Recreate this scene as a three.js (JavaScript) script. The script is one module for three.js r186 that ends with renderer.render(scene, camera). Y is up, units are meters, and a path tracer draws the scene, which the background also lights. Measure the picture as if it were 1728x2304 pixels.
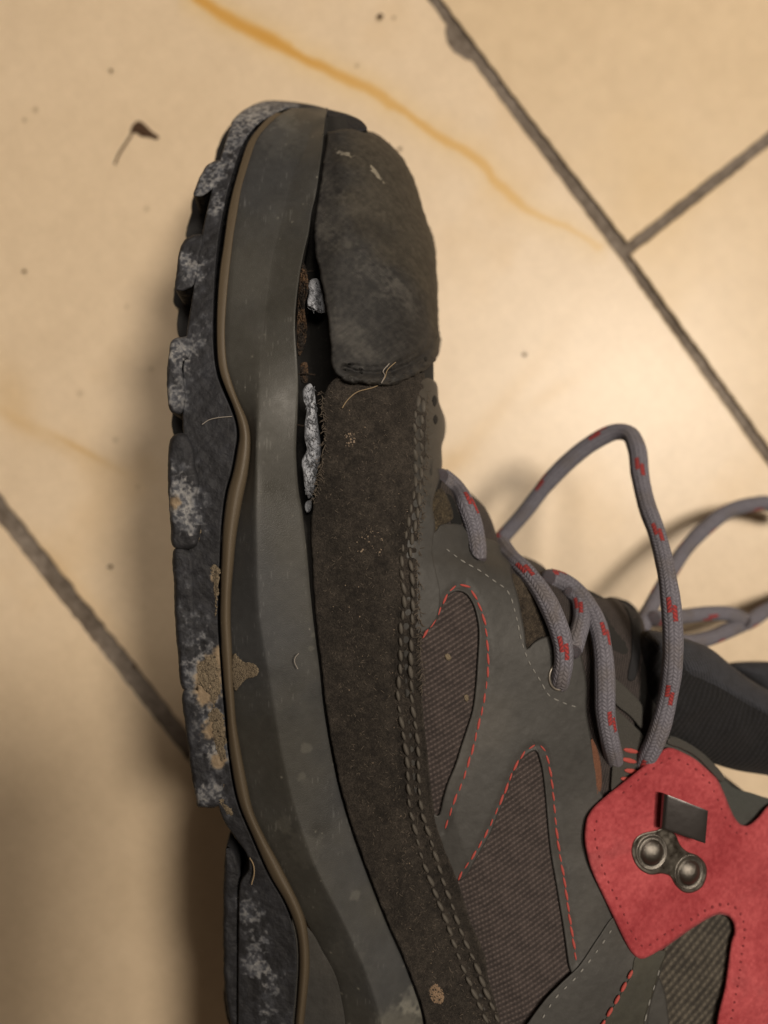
import * as THREE from 'three';
import { mergeGeometries } from 'three/addons/utils/BufferGeometryUtils.js';

// ---------------------------------------------------------------- camera, lamps, exposure
const CAM_H = 31.2, FPX = 1731, CX = 864, CY = 1152;          // centimetres; pixels of the photograph
const scene = new THREE.Scene();
const camera = new THREE.PerspectiveCamera(2 * Math.atan(CY / FPX) * 180 / Math.PI, 0.75, 0.01, 20);
camera.position.set(0, CAM_H / 100, 0);
camera.up.set(0, 0, -1);
camera.lookAt(0, 0, 0);
camera.focus = 0.209;
camera.userData.fStop = 4.9;
const renderer = new THREE.WebGLRenderer();
renderer.toneMapping = THREE.LinearToneMapping;
renderer.toneMappingExposure = 1.22;
renderer.shadowMap.enabled = true;
scene.background = new THREE.Color(0.060, 0.044, 0.031);       // the dim room round the boot

const LAMPS = [
  { name: 'globe_lamp', at: [0.52, 1.25, -0.24], r: 0.14, color: [1.0, 0.88, 0.735], power: 3.2, label: 'warm white globe lamp out of view to the right of the boot' },
  { name: 'ceiling_lamp', at: [0.24, 1.95, -0.40], r: 0.17, color: [1.0, 0.89, 0.76], power: 1.9, label: 'round ceiling lamp out of view high above the tiles' },
];

// ---------------------------------------------------------------- helpers
function rng(seed) { let a = seed >>> 0; return () => { a = (a + 0x6D2B79F5) | 0; let t = Math.imul(a ^ (a >>> 15), 1 | a); t = (t + Math.imul(t ^ (t >>> 7), 61 | t)) ^ t; return ((t ^ (t >>> 14)) >>> 0) / 4294967296; }; }
const clamp = (x, a = 0, b = 1) => Math.min(b, Math.max(a, x));
const lerp = (a, b, t) => a + (b - a) * t;
const smooth = (a, b, x) => { const t = clamp((x - a) / (b - a)); return t * t * (3 - 2 * t); };
const gauss = (x, s) => Math.exp(-(x * x) / (2 * s * s));
// a point of the place: where the sight line of pixel (u, v) meets height h (cm); metres
const P = (u, v, h) => { const d = CAM_H - h; return new THREE.Vector3((u - CX) / FPX * d / 100, h / 100, (v - CY) / FPX * d / 100); };
function tab(rows) {                                           // smooth interpolation of a table
  return (x) => {
    const n = rows.length;
    if (x <= rows[0][0]) return rows[0][1];
    if (x >= rows[n - 1][0]) return rows[n - 1][1];
    let i = 1; while (rows[i][0] < x) i++;
    const [x0, y0] = rows[i - 1], [x1, y1] = rows[i], w = x1 - x0, t = (x - x0) / w;
    const sl = (k) => { const a = rows[Math.max(0, k - 1)], b = rows[Math.min(n - 1, k + 1)]; return (b[1] - a[1]) / (b[0] - a[0]); };
    const m0 = sl(i - 1) * w, m1 = sl(i) * w, t2 = t * t, t3 = t2 * t;
    return (2 * t3 - 3 * t2 + 1) * y0 + (t3 - 2 * t2 + t) * m0 + (-2 * t3 + 3 * t2) * y1 + (t3 - t2) * m1;
  };
}
// periodic value noise
function lattice(n, seed) { const r = rng(seed), a = new Float32Array(n * n); for (let i = 0; i < a.length; i++) a[i] = r(); return a; }
function noise(l, n, x, y) {
  const xi = Math.floor(x), yi = Math.floor(y), fx = x - xi, fy = y - yi, sx = fx * fx * (3 - 2 * fx), sy = fy * fy * (3 - 2 * fy);
  const m = (k) => ((k % n) + n) % n, x0 = m(xi), x1 = m(xi + 1), y0 = m(yi) * n, y1 = m(yi + 1) * n;
  return lerp(lerp(l[y0 + x0], l[y0 + x1], sx), lerp(l[y1 + x0], l[y1 + x1], sx), sy);
}
function fbmMaker(base, oct, seed) {                           // period 1 in x and y
  const ls = []; for (let o = 0; o < oct; o++) ls.push(lattice(base << o, seed + o * 17));
  return (x, y) => { let s = 0, a = 0.5, t = 0; for (let o = 0; o < oct; o++) { const n = base << o; s += a * noise(ls[o], n, x * n, y * n); t += a; a *= 0.5; } return s / t; };
}
// texture of w x h pixels; fn(x, y in 0..1) gives [r, g, b] 0..255 or one grey 0..1
function tex(w, h, fn, { size = [0.04, 0.04], srgb = true, origin = [0, 0], turn = 0, clampEdge = false } = {}) {
  const d = new Uint8Array(w * h * 4);
  for (let j = 0; j < h; j++) for (let i = 0; i < w; i++) {
    const c = fn((i + 0.5) / w, (j + 0.5) / h), k = (j * w + i) * 4;
    if (typeof c === 'number') d[k] = d[k + 1] = d[k + 2] = clamp(c) * 255;
    else { d[k] = clamp(c[0], 0, 255); d[k + 1] = clamp(c[1], 0, 255); d[k + 2] = clamp(c[2], 0, 255); }
    d[k + 3] = 255;
  }
  const t = new THREE.DataTexture(d, w, h, THREE.RGBAFormat);
  t.wrapS = t.wrapT = clampEdge ? THREE.ClampToEdgeWrapping : THREE.RepeatWrapping;
  t.magFilter = t.minFilter = THREE.LinearFilter;
  if (srgb) t.colorSpace = THREE.SRGBColorSpace;
  t.repeat.set(1 / size[0], 1 / size[1]); t.rotation = turn;
  t.offset.set(-origin[0] / size[0], -origin[1] / size[1]);
  t.needsUpdate = true;
  return t;
}
const boot = new THREE.Group(); boot.name = 'hiking_boot';
const BASE = new THREE.Vector3(0.005, 0, 0.04);
boot.position.copy(BASE); scene.add(boot);
boot.userData = { label: 'worn dark grey hiking boot on its side with red patch and sole coming loose', category: 'boot' };
const taken = {};
function numbered(n) { const k = taken[n] = (taken[n] ?? -1) + 1; return k ? `${n}_${String(k).padStart(3, '0')}` : n; }
function part(name, geometry, material, parent = boot, label) {
  geometry.translate(-BASE.x, -BASE.y, -BASE.z);
  const m = new THREE.Mesh(geometry, material); m.name = name; m.castShadow = m.receiveShadow = true;
  if (label) m.userData.label = label;
  parent.add(m); return m;
}
function thing(name, geometry, material, label, category, group) {
  geometry.computeBoundingBox(); const b = geometry.boundingBox, c = b.getCenter(new THREE.Vector3()); c.y = b.min.y;
  geometry.translate(-c.x, -c.y, -c.z);
  const m = new THREE.Mesh(geometry, material); m.name = numbered(name); m.position.copy(c); m.castShadow = m.receiveShadow = true;
  m.userData = { label, category }; if (group) m.userData.group = group;
  scene.add(m); return m;
}
function geo(pos, nor, uv, idx) {
  const g = new THREE.BufferGeometry();
  g.setAttribute('position', new THREE.Float32BufferAttribute(pos, 3));
  g.setAttribute('uv', new THREE.Float32BufferAttribute(uv, 2));
  g.setIndex(idx);
  if (nor) g.setAttribute('normal', new THREE.Float32BufferAttribute(nor, 3)); else g.computeVertexNormals();
  return g;
}
// smooth closed outline through pixel points, resampled; true in third place keeps a corner
function outline(pts, step = 7) {
  const out = [], n = pts.length;
  const corner = pts.map((p) => p[2] === 1);
  const V = (i) => new THREE.Vector3(pts[((i % n) + n) % n][0], pts[((i % n) + n) % n][1], 0);
  for (let i = 0; i < n; i++) {
    const a = V(i), b = V(i + 1), p = corner[i] ? a.clone().multiplyScalar(2).sub(b) : V(i - 1), q = corner[(i + 1) % n] ? b.clone().multiplyScalar(2).sub(a) : V(i + 2);
    const L = a.distanceTo(b), k = Math.max(1, Math.round(L / step));
    const tension = 0.5, la = Math.max(1e-3, p.distanceTo(a)), lb = Math.max(1e-3, b.distanceTo(q));
    for (let j = 0; j < k; j++) {
      const t = j / k, t2 = t * t, t3 = t2 * t;
      const m0 = b.clone().sub(p).multiplyScalar(L / (la + L)), m1 = q.clone().sub(a).multiplyScalar(L / (lb + L));
      out.push([(2 * t3 - 3 * t2 + 1) * a.x + (t3 - 2 * t2 + t) * m0.x + (-2 * t3 + 3 * t2) * b.x + (t3 - t2) * m1.x, (2 * t3 - 3 * t2 + 1) * a.y + (t3 - 2 * t2 + t) * m0.y + (-2 * t3 + 3 * t2) * b.y + (t3 - t2) * m1.y]);
    }
  }
  let area = 0; for (let i = 0; i < out.length; i++) { const a = out[i], b = out[(i + 1) % out.length]; area += a[0] * b[1] - b[0] * a[1]; }
  return area < 0 ? out.reverse() : out;                       // now the inside lies to the left of each step in (u, v)
}
function inward(ring) {                                        // inward unit normals of a ring
  const n = ring.length;
  return ring.map((p, i) => { const a = ring[(i + n - 1) % n], b = ring[(i + 1) % n], dx = b[0] - a[0], dy = b[1] - a[1], l = Math.hypot(dx, dy) || 1; return [-dy / l, dx / l]; });
}
function shrink(ring, b) {
  const nn = inward(ring);
  let r = ring.map((p, i) => [p[0] + nn[i][0] * b, p[1] + nn[i][1] * b]);
  return r;
}
function fill(ring, holes, L) {                                // triangles inside, split until edges are shorter than L
  const pts = [...ring, ...holes.flat()].map((p) => [p[0], p[1]]);
  let tris = THREE.ShapeUtils.triangulateShape(ring.map((p) => new THREE.Vector2(p[0], p[1])), holes.map((h) => h.map((p) => new THREE.Vector2(p[0], p[1]))));
  for (let pass = 0; pass < 9; pass++) {
    const mids = new Map(); let any = false;
    const mid = (a, b) => {
      const dx = pts[a][0] - pts[b][0], dy = pts[a][1] - pts[b][1];
      if (dx * dx + dy * dy <= L * L) return -1;
      const key = a < b ? a * 1e6 + b : b * 1e6 + a; let m = mids.get(key);
      if (m === undefined) { m = pts.length; pts.push([(pts[a][0] + pts[b][0]) / 2, (pts[a][1] + pts[b][1]) / 2]); mids.set(key, m); }
      return m;
    };
    const next = [];
    for (const [a, b, c] of tris) {
      const x = mid(a, b), y = mid(b, c), z = mid(c, a), k = (x >= 0) + (y >= 0) + (z >= 0);
      if (!k) { next.push([a, b, c]); continue; }
      any = true;
      if (k === 3) next.push([a, x, z], [x, b, y], [z, y, c], [x, y, z]);
      else if (k === 1) { if (x >= 0) next.push([a, x, c], [x, b, c]); else if (y >= 0) next.push([a, b, y], [a, y, c]); else next.push([a, b, z], [z, b, c]); }
      else if (x < 0) next.push([a, b, z], [b, y, z], [z, y, c]);
      else if (y < 0) next.push([a, x, z], [x, b, z], [b, c, z]);
      else next.push([a, x, c], [x, b, y], [x, y, c]);
    }
    tris = next; if (!any) break;
  }
  return { pts, tris };
}
function surfNormal(H, u, v) {
  const e = 2, a = P(u + e, v, H(u + e, v)).sub(P(u - e, v, H(u - e, v))), b = P(u, v + e, H(u, v + e)).sub(P(u, v - e, H(u, v - e)));
  const n = b.cross(a).normalize(); return n.y < 0 ? n.negate() : n;
}
// A sheet of thickness t (cm) lying on the surface H, with a rounded rim. depth(u, v): how far its sides go down (cm); flat = close the underside.
function panel(pts, H, { t = 0.12, inset = 5, L = 16, holes = [], sink = 0.12, depth = null, lean = 0, step = 7, raw = false, rough = 0 } = {}) {
  const ring = raw ? pts : outline(pts, step); if (rough) { const r = rng(ring.length), q = inward(ring); let a = 0; ring.forEach((p, i) => { a = a * 0.55 + (r() - 0.5) * rough; p[0] += q[i][0] * a; p[1] += q[i][1] * a; }); }
  const hs = holes.map((h) => outline(h, step).reverse());
  const top = (u, v) => H(u, v) + t, pos = [], nor = [], uv = [], idx = [];
  const put = (u, v, h, n, w) => { const p = P(u, v, h); if (w) p.add(w); pos.push(p.x, p.y, p.z); nor.push(n.x, n.y, n.z); uv.push(p.x, p.z); return pos.length / 3 - 1; };
  const rings = [ring, ...hs], inner = rings.map((r) => shrink(r, inset));
  const { pts: q, tris } = fill(inner[0], inner.slice(1), L);
  for (const [u, v] of q) put(u, v, top(u, v), surfNormal(top, u, v));
  for (const [a, b, c] of tris) {
    const s = (q[b][0] - q[a][0]) * (q[c][1] - q[a][1]) - (q[b][1] - q[a][1]) * (q[c][0] - q[a][0]);
    if (Math.abs(s) > 1e-9) s > 0 ? idx.push(a, c, b) : idx.push(a, b, c);
  }
  let start = 0;
  rings.forEach((r, k) => {
    const n = r.length, nn = inward(r), s0 = start, m0 = pos.length / 3; start += n;
    const side = r.map((p, i) => { const o = P(p[0] - nn[i][0] * 10, p[1] - nn[i][1] * 10, 5).sub(P(p[0], p[1], 5)); o.y = 0; return o.normalize(); });
    const rows = [[0.3, 0.8, 0.55], [0.0, 0.35, 0.85], [0.0, -sink / t, 1]];
    rows.forEach(([f, g, w]) => r.forEach((p, i) => { const u = p[0] + nn[i][0] * inset * f, v = p[1] + nn[i][1] * inset * f; put(u, v, H(u, v) + t * g, surfNormal(top, u, v).multiplyScalar(1 - w).addScaledVector(side[i], w).normalize()); }));
    const line = [s0, m0, m0 + n, m0 + 2 * n];
    for (let a = 0; a < 3; a++) for (let i = 0; i < n; i++) { const j = (i + 1) % n, A = line[a] + i, B = line[a] + j, C = line[a + 1] + i, D = line[a + 1] + j; idx.push(A, B, C, B, D, C); }
    if (depth) {
      const m1 = pos.length / 3;
      let run = 0;
      for (const low of [0, 1]) r.forEach((p, i) => { const h = H(p[0], p[1]) - sink, d = low ? depth(p[0], p[1]) : 0; const w = new THREE.Vector3(-lean * d / 100, -d / 100, 0); const pp = P(p[0], p[1], h); put(p[0], p[1], h, side[i], w); if (i) run += 0.001; uv[uv.length - 2] = pp.x - pp.z; uv[uv.length - 1] = d / 100 + pp.z * 0.3; });
      for (let i = 0; i < n; i++) { const j = (i + 1) % n; idx.push(m1 + i, m1 + j, m1 + n + i, m1 + j, m1 + n + j, m1 + n + i); }
      if (k === 0) { const base = m1 + n; for (const [a, b, c] of THREE.ShapeUtils.triangulateShape(r.map((p) => new THREE.Vector2(p[0], p[1])), [])) idx.push(base + a, base + b, base + c); }
    }
  });
  return geo(pos, nor, uv, idx);
}
// A closed cushion over an outline: h = hc +- rise * rounded profile of the distance to the rim (R pixels)
function pillow(pts, hc, rise, R, { L = 14, low = rise, wob = null, step = 7, flat = 0.5, rough = 0 } = {}) {
  const ring = outline(pts, step); if (rough) { const r = rng(ring.length + 3), q = inward(ring); let a = 0; ring.forEach((p, i) => { a = a * 0.4 + (r() - 0.5) * rough; p[0] += q[i][0] * a; p[1] += q[i][1] * a; }); }
  const hcf = typeof hc === 'function' ? hc : () => hc;
  const { pts: q, tris } = fill(ring, [], L), pos = [], uv = [], idx = [], n = q.length, edge = new Map();
  const prof = (u, v) => { let d = 1e9; for (let i = 0; i < ring.length; i++) { const a = ring[i], b = ring[(i + 1) % ring.length], dx = b[0] - a[0], dy = b[1] - a[1], t = clamp(((u - a[0]) * dx + (v - a[1]) * dy) / (dx * dx + dy * dy || 1)); d = Math.min(d, Math.hypot(u - a[0] - dx * t, v - a[1] - dy * t)); } const s = clamp(1 - d / R); return Math.pow(Math.max(0, 1 - s * s), flat); };
  for (let i = 0; i < n; i++) { const [u, v] = q[i], k = i < ring.length ? 0 : prof(u, v), h = hcf(u, v) + rise * k + (wob && k ? wob(u, v) * k : 0), p = P(u, v, h); pos.push(p.x, p.y, p.z); uv.push(p.x, p.z); }
  for (let i = ring.length; i < n; i++) { const [u, v] = q[i], k = prof(u, v), p = P(u, v, hcf(u, v) - low * k); pos.push(p.x, p.y, p.z); uv.push(p.x, p.z); }
  const lo = (i) => (i < ring.length ? i : i - ring.length + n);
  for (const [a, b, c] of tris) {
    const s = (q[b][0] - q[a][0]) * (q[c][1] - q[a][1]) - (q[b][1] - q[a][1]) * (q[c][0] - q[a][0]);
    if (Math.abs(s) < 1e-9) continue;
    const [x, y, z] = s > 0 ? [a, c, b] : [a, b, c]; idx.push(x, y, z, lo(x), lo(z), lo(y));
  }
  return geo(pos, null, uv, idx);
}
// a grid of points (rows x columns of Vector3) as a smooth sheet; uv in metres from above
function grid(rows, close) {
  const pos = [], uv = [], idx = [], m = rows[0].length;
  for (const r of rows) for (const p of r) { pos.push(p.x, p.y, p.z); uv.push(p.x, p.z); }
  for (let i = 0; i + 1 < rows.length; i++) for (let j = 0; j + 1 < m; j++) { const a = i * m + j; idx.push(a, a + m, a + 1, a + 1, a + m, a + m + 1); }
  return geo(pos, null, uv, idx);
}
function slab(rows, depthOf, lean) {                           // grid top with side walls and underside
  const drop = (p) => { const d = depthOf(p); return new THREE.Vector3(p.x - lean * d, p.y - d, p.z); };
  const under = rows.map((r) => r.map(drop));
  const last = rows[0].length - 1, gs = [grid(rows), grid(under.map((r) => [...r].reverse()))];
  const wall = (line, rev) => { const w = line.map((p) => [p, drop(p)]); gs.push(grid(rev ? w.map((r) => [r[1], r[0]]) : w)); };
  wall(rows.map((r) => r[0]), true); wall(rows.map((r) => r[last]), false); wall(rows[0], false); wall(rows[rows.length - 1], true);
  return mergeGeometries(gs);
}
function alongPath(pts, pitch, n0 = 0) {                       // evenly spaced [u, v, du, dv] on a smooth open path
  const c = new THREE.CatmullRomCurve3(pts.map((p) => new THREE.Vector3(p[0], p[1], 0)), false, 'centripetal'), len = c.getLength(), n = Math.max(1, Math.round(len / pitch)), out = [];
  c.arcLengthDivisions = 400; c.updateArcLengths();
  for (let i = 0; i < n; i++) { const t = (i + 0.5) / n, p = c.getPointAt(t), d = c.getTangentAt(t); out.push([p.x, p.y, d.x, d.y]); }
  return out;
}

// ---------------------------------------------------------------- shape of the boot (pixels -> cm)
const S = tab([[226, 5.4], [238, 6.4], [265, 7.4], [320, 8.3], [420, 9.1], [560, 9.75], [750, 10.3], [950, 10.6], [1150, 10.55], [1450, 10.2], [1750, 9.8], [2050, 9.6], [2304, 9.6], [2700, 9.3]]);
const ribL = tab([[243, 648], [258, 613], [294, 577], [318, 560], [349, 548], [388, 536], [431, 524], [477, 514], [525, 507], [562, 502], [600, 496], [672, 490], [745, 488], [805, 490], [841, 496], [877, 509], [913, 524], [950, 535], [980, 539], [1005, 536], [1060, 526], [1108, 513], [1181, 503], [1265, 499], [1338, 497], [1400, 496], [1527, 504], [1611, 511], [1695, 518], [1801, 537], [1885, 571], [1970, 609], [2033, 645], [2096, 668], [2159, 674], [2244, 670], [2304, 665], [2700, 655]]);
const ribR = tab([[243, 660], [258, 630], [294, 592], [316, 577], [349, 565], [388, 553], [424, 543], [477, 534], [525, 526], [574, 520], [600, 517], [660, 511], [745, 506], [817, 510], [860, 521], [901, 536], [950, 557], [1000, 564], [1060, 558], [1133, 543], [1205, 531], [1277, 524], [1338, 519], [1400, 518], [1442, 520], [1611, 529], [1674, 538], [1759, 554], [1822, 568], [1885, 596], [1948, 630], [2054, 681], [2117, 693], [2180, 695], [2244, 689], [2304, 683], [2700, 670]]);
const midL = tab([[243, 660], [258, 630], [294, 592], [316, 577], [349, 565], [388, 553], [424, 543], [477, 534], [525, 526], [574, 520], [600, 517], [660, 511], [745, 506], [817, 510], [860, 521], [901, 536], [950, 557], [1000, 564], [1060, 558], [1133, 543], [1205, 531], [1277, 524], [1338, 519], [1400, 518], [1442, 520], [1611, 529], [1674, 538], [1759, 554], [1822, 568], [1885, 596], [1948, 630], [2054, 682], [2138, 727], [2193, 755], [2244, 769], [2304, 778], [2700, 800]]);
const midM = tab([[243, 702], [272, 700], [308, 690], [345, 676], [383, 658], [429, 647], [460, 640], [513, 628], [586, 610], [672, 599], [745, 590], [817, 586], [889, 584], [1000, 581], [1072, 579], [1145, 577], [1241, 578], [1338, 581], [1400, 586], [1463, 596], [1569, 613], [1695, 634], [1822, 664], [1948, 708], [2012, 740], [2096, 783], [2180, 820], [2304, 858], [2700, 895]]);
const midT = tab([[243, 737], [272, 731], [325, 726], [393, 717], [441, 710], [477, 701], [525, 694], [562, 685], [624, 673], [696, 665], [745, 664], [817, 669], [865, 671], [938, 669], [1000, 666], [1024, 666], [1096, 671], [1157, 681], [1205, 687], [1265, 693], [1325, 698], [1400, 706], [1505, 719], [1611, 731], [1737, 754], [1843, 782], [1948, 818], [2075, 868], [2180, 914], [2304, 953], [2700, 990]]);
const edgeX = tab([[243, 790], [257, 800], [274, 817], [293, 828], [301, 848], [327, 882], [360, 912], [402, 933], [453, 950], [500, 964], [580, 984], [700, 990], [860, 992], [950, 1004], [1000, 1006], [1060, 1010], [1100, 1046], [1140, 1096], [1190, 1126], [1245, 1160], [1275, 1230], [1300, 1290], [1340, 1375], [1390, 1455], [1440, 1550], [1490, 1650], [1600, 1770], [1700, 1860], [2000, 1960], [2304, 2000], [2700, 2010]]);
const HC = 4.6;
const wobF = fbmMaker(4, 3, 5);
function U(u, v) {                                             // skin of the upper
  const x0 = midT(v), s = clamp((u - x0) / (edgeX(v) - x0), 0, 1), T = S(v) - 0.12 + 0.38 * smooth(0, 0.3, s) + (wobF(u / 900, v / 900) - 0.5) * 0.22 - 0.0026 * Math.max(0, u - x0 - 240) * smooth(1000, 1300, v);
  return HC + (T - HC) * Math.pow(Math.max(0, 1 - Math.pow(s, 2.9)), 1 / 2.9);
}
const gap = (u, v) => 1.25 * smooth(470, 600, v) * (1 - smooth(1120, 1190, v)) * (1 - smooth(45, 95, u - midT(v)));
const LEAN = 0.10;
const botH = (v) => Math.max(0.12, 2 * 5.2 - S(v));

// ---------------------------------------------------------------- materials
const lat = lattice(64, 4242);
function bake(f, n) {                                          // a noise kept as a table, read with bilinear steps
  const a = new Float32Array(n * n); for (let j = 0; j < n; j++) for (let i = 0; i < n; i++) a[j * n + i] = f(i / n, j / n);
  return (x, y) => { x = (x - Math.floor(x)) * n; y = (y - Math.floor(y)) * n; const i = x | 0, j = y | 0, fx = x - i, fy = y - j, i0 = i % n, i1 = (i + 1) % n, j0 = (j % n) * n, j1 = ((j + 1) % n) * n, p = a[j0 + i0], q = a[j1 + i0]; const s = p + (a[j0 + i1] - p) * fx; return s + (q + (a[j1 + i1] - q) * fx - s) * fy; };
}
const fine = bake(fbmMaker(64, 3, 11), 1024), mid8 = bake(fbmMaker(8, 5, 23), 512), big4 = bake(fbmMaker(4, 5, 41), 512), cloud = bake(fbmMaker(3, 6, 77), 512);
const grainTex = tex(256, 256, (x, y) => fine(x, y), { size: [0.012, 0.012], srgb: false });
const grainBig = tex(256, 256, (x, y) => mid8(x, y), { size: [0.02, 0.02], srgb: false });
const BOOT = { origin: [-0.15, -0.20], size: [0.30, 0.40], clampEdge: true };
// the place of a texture pixel as photograph pixel on a surface of height h
const toPx = (x, y, h) => { const wx = BOOT.origin[0] + x * BOOT.size[0], wz = BOOT.origin[1] + y * BOOT.size[1], k = FPX * 100 / (CAM_H - h); return [CX + wx * k, CY + wz * k]; };
const rowCache = new Map();
const toPxS = (x, y, add) => {                                 // the same for the surface of the sole, whose height changes along the boot
  const key = y * 10 + add * 1000; let r = rowCache.get(key);
  if (!r) { const wz = BOOT.origin[1] + y * BOOT.size[1]; let a = 150, b = 2900; for (let i = 0; i < 24; i++) { const m = (a + b) / 2; ((m - CY) / FPX * (CAM_H - S(m) - add) / 100 < wz) ? a = m : b = m; } r = [FPX * 100 / (CAM_H - S(a) - add), a]; rowCache.set(key, r); }
  return [CX + (BOOT.origin[0] + x * BOOT.size[0]) * r[0], r[1]];
};
const mix3 = (a, b, t) => [lerp(a[0], b[0], t), lerp(a[1], b[1], t), lerp(a[2], b[2], t)];
const std = (o) => new THREE.MeshStandardMaterial(o);
const phys = (o) => new THREE.MeshPhysicalMaterial(o);

// dusty outsole rubber: grey stone dust lies in patches
const DUST = [[620, 234, 50, .9], [565, 246, 40, 1.0], [530, 280, 34, .9], [505, 335, 30, .7], [470, 400, 40, .75], [450, 440, 30, .5], [415, 590, 30, .9], [455, 640, 22, .5], [470, 560, 16, .6], [490, 470, 14, .6], [400, 800, 28, 1.0], [392, 890, 22, 1.0], [455, 760, 18, .5], [445, 700, 18, .6], [405, 1070, 34, .8], [430, 1150, 30, .7], [400, 1130, 30, .6], [436, 1200, 20, .8], [405, 1280, 34, .35], [415, 1370, 30, .3], [480, 1300, 16, .6], [455, 1420, 30, .4], [460, 1510, 40, 1.1], [480, 1600, 30, .9], [490, 1690, 24, .9], [480, 1780, 24, .9], [440, 1790, 20, .5], [515, 1840, 20, .6], [560, 2050, 26, .9], [580, 2110, 24, 1.0], [600, 2200, 34, .9], [570, 2170, 24, .6], [545, 1960, 26, .3], [520, 1960, 24, .35], [590, 2290, 30, .6]];
const mudSpots = [[470, 1510, 26], [505, 1470, 20], [485, 1640, 22], [470, 1560, 24], [486, 1300, 12], [493, 1710, 14], [398, 1130, 14]];
const outsoleMap = tex(1024, 1366, (x, y) => {
  const [u, v] = toPxS(x, y, -0.3); let d = 0.1, m = 0;
  if (u > 330 && u < 720) for (const [a, b, r, k] of DUST) { const q = ((u - a) ** 2 + (v - b) ** 2) / (r * r * 2); if (q < 6) d += k * Math.exp(-q); }
  if (u > 330 && u < 560) for (const [a, b, r] of mudSpots) m += gauss(Math.hypot(u - a, v - b), r);
  const n = cloud(x * 3.1, y * 4.1) * 0.6 + mid8(x * 7, y * 9.3) * 0.4, f = fine(x * 5, y * 6.7);
  const g2 = mid8(x * 19 + .3, y * 25); const k = smooth(0.50, 0.585, n * 0.5 + d * 0.30 + (f - 0.5) * 0.30 + (g2 - 0.5) * 0.42 + 0.08), km = smooth(0.5, 0.75, m * 0.6 + n * 0.5 + (f - .5) * .3) * clamp(m * 2);
  let c = mix3([25, 25, 28], [50, 52, 59], clamp(n * 0.9 + (g2 - .5) * .5 - .1)); c = mix3(c, [92, 96, 106], smooth(.5, .9, n * .5 + g2 * .5 + d * .25) * clamp(.2 + d) * .45);
  const fr = fine(x * 6 + .2, y * 8), dust = mix3([62, 66, 76], [172, 170, 166], clamp(f * 0.9 + fr * .6 + (n - .5) * 1.4 + (d - .6) * .35 - 0.36)); c = mix3(c, dust, k * clamp(d * 0.85 + 0.06, 0, 0.8) * smooth(.25, .6, fr));
  return mix3(c, mix3([120, 104, 84], [150, 132, 108], f), km);
}, BOOT);
const outsoleMat = std({ map: outsoleMap, roughness: 0.75, bumpMap: grainBig, bumpScale: 0.0009 });
const darkRubber = std({ color: new THREE.Color(0.012, 0.012, 0.013), roughness: 0.7 });

const speck = (x, y, list) => { let s = 0; for (const [a, b, r, k] of list) { const q = Math.abs(x - a) + Math.abs(y - b); if (q < 4 * r) s += k * gauss(Math.hypot(x - a, y - b), r); } return s; };
const rs = rng(91), midSpecks = [...Array(90)].map(() => [480 + rs() * 480, 250 + rs() * 2080, 0.8 + rs() * 1.1, 25 + rs() * 55]);
const midScuffs = [[690, 1680, 9, 22], [680, 1740, 7, 18], [640, 1850, 12, 16], [705, 1430, 5, 20], [700, 1460, 4, 20], [640, 260, 16, 26], [625, 300, 30, 10], [800, 2010, 8, 24], [930, 2250, 22, 30], [900, 2290, 30, 26], [690, 1900, 26, 10], [780, 2150, 30, 9]];
const bucket = new Map(); for (const s of midSpecks) { const k = Math.floor(s[1] / 40); for (const j of [k - 1, k, k + 1]) { if (!bucket.has(j)) bucket.set(j, []); bucket.get(j).push(s); } }
const midsoleMap = tex(1024, 1366, (x, y) => {
  const [u, v] = toPxS(x, y, 0); if (u < 430 || u > 1000) return [72, 71, 65];
  const n = cloud(x * 2, y * 3), f = fine(x * 4, y * 5.3), m = mid8(x * 6, y * 6), sc = smooth(.80, .93, noise(lat, 64, u * 0.5 + v * 0.02, v * 0.045 + u * .01)) * smooth(.5, .65, m) * 20;
  let c = mix3([60, 61, 62], [68, 67, 63], smooth(.35, .65, n)), w = (m - 0.5) * 13 + (f - 0.5) * 8 + sc;
  let s = speck(u, v, bucket.get(Math.floor(v / 40)) || []); for (const [a, b, r, k] of midScuffs) { const q = gauss(Math.hypot(u - a, v - b), r * 1.2); if (q > .01) s += 0.8 * k * smooth(.42, .62, q * .4 + f * .35 + m * .35) * Math.min(1, q * 2); }
  return [c[0] + w + s, c[1] + w + s * 0.97, c[2] + w + s * 0.85];
}, BOOT);
const midsoleMat = phys({ map: midsoleMap, roughness: 0.85, roughnessMap: tex(256, 256, (x, y) => 0.6 + (mid8(x, y) - .5) * .5 + (cloud(x, y) - .5) * .4, { size: [0.05, 0.05], srgb: false }), bumpMap: grainTex, bumpScale: 0.00004, specularIntensity: 0.7 });
const ribMat = phys({ color: new THREE.Color(0.092, 0.07, 0.044), roughness: 0.55, bumpMap: grainTex, bumpScale: 0.00004 });
const toeScuffs = [[775, 352, 22, 5, .35, 60], [845, 385, 20, 5, .8, 70], [720, 360, 8, 6, 0, 30], [850, 610, 40, 26, .8, 9], [890, 640, 40, 20, .7, 10], [800, 770, 50, 20, .9, 12], [770, 560, 60, 16, .8, 8], [830, 520, 50, 20, .2, -9], [740, 470, 30, 60, 0, 8]];
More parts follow.
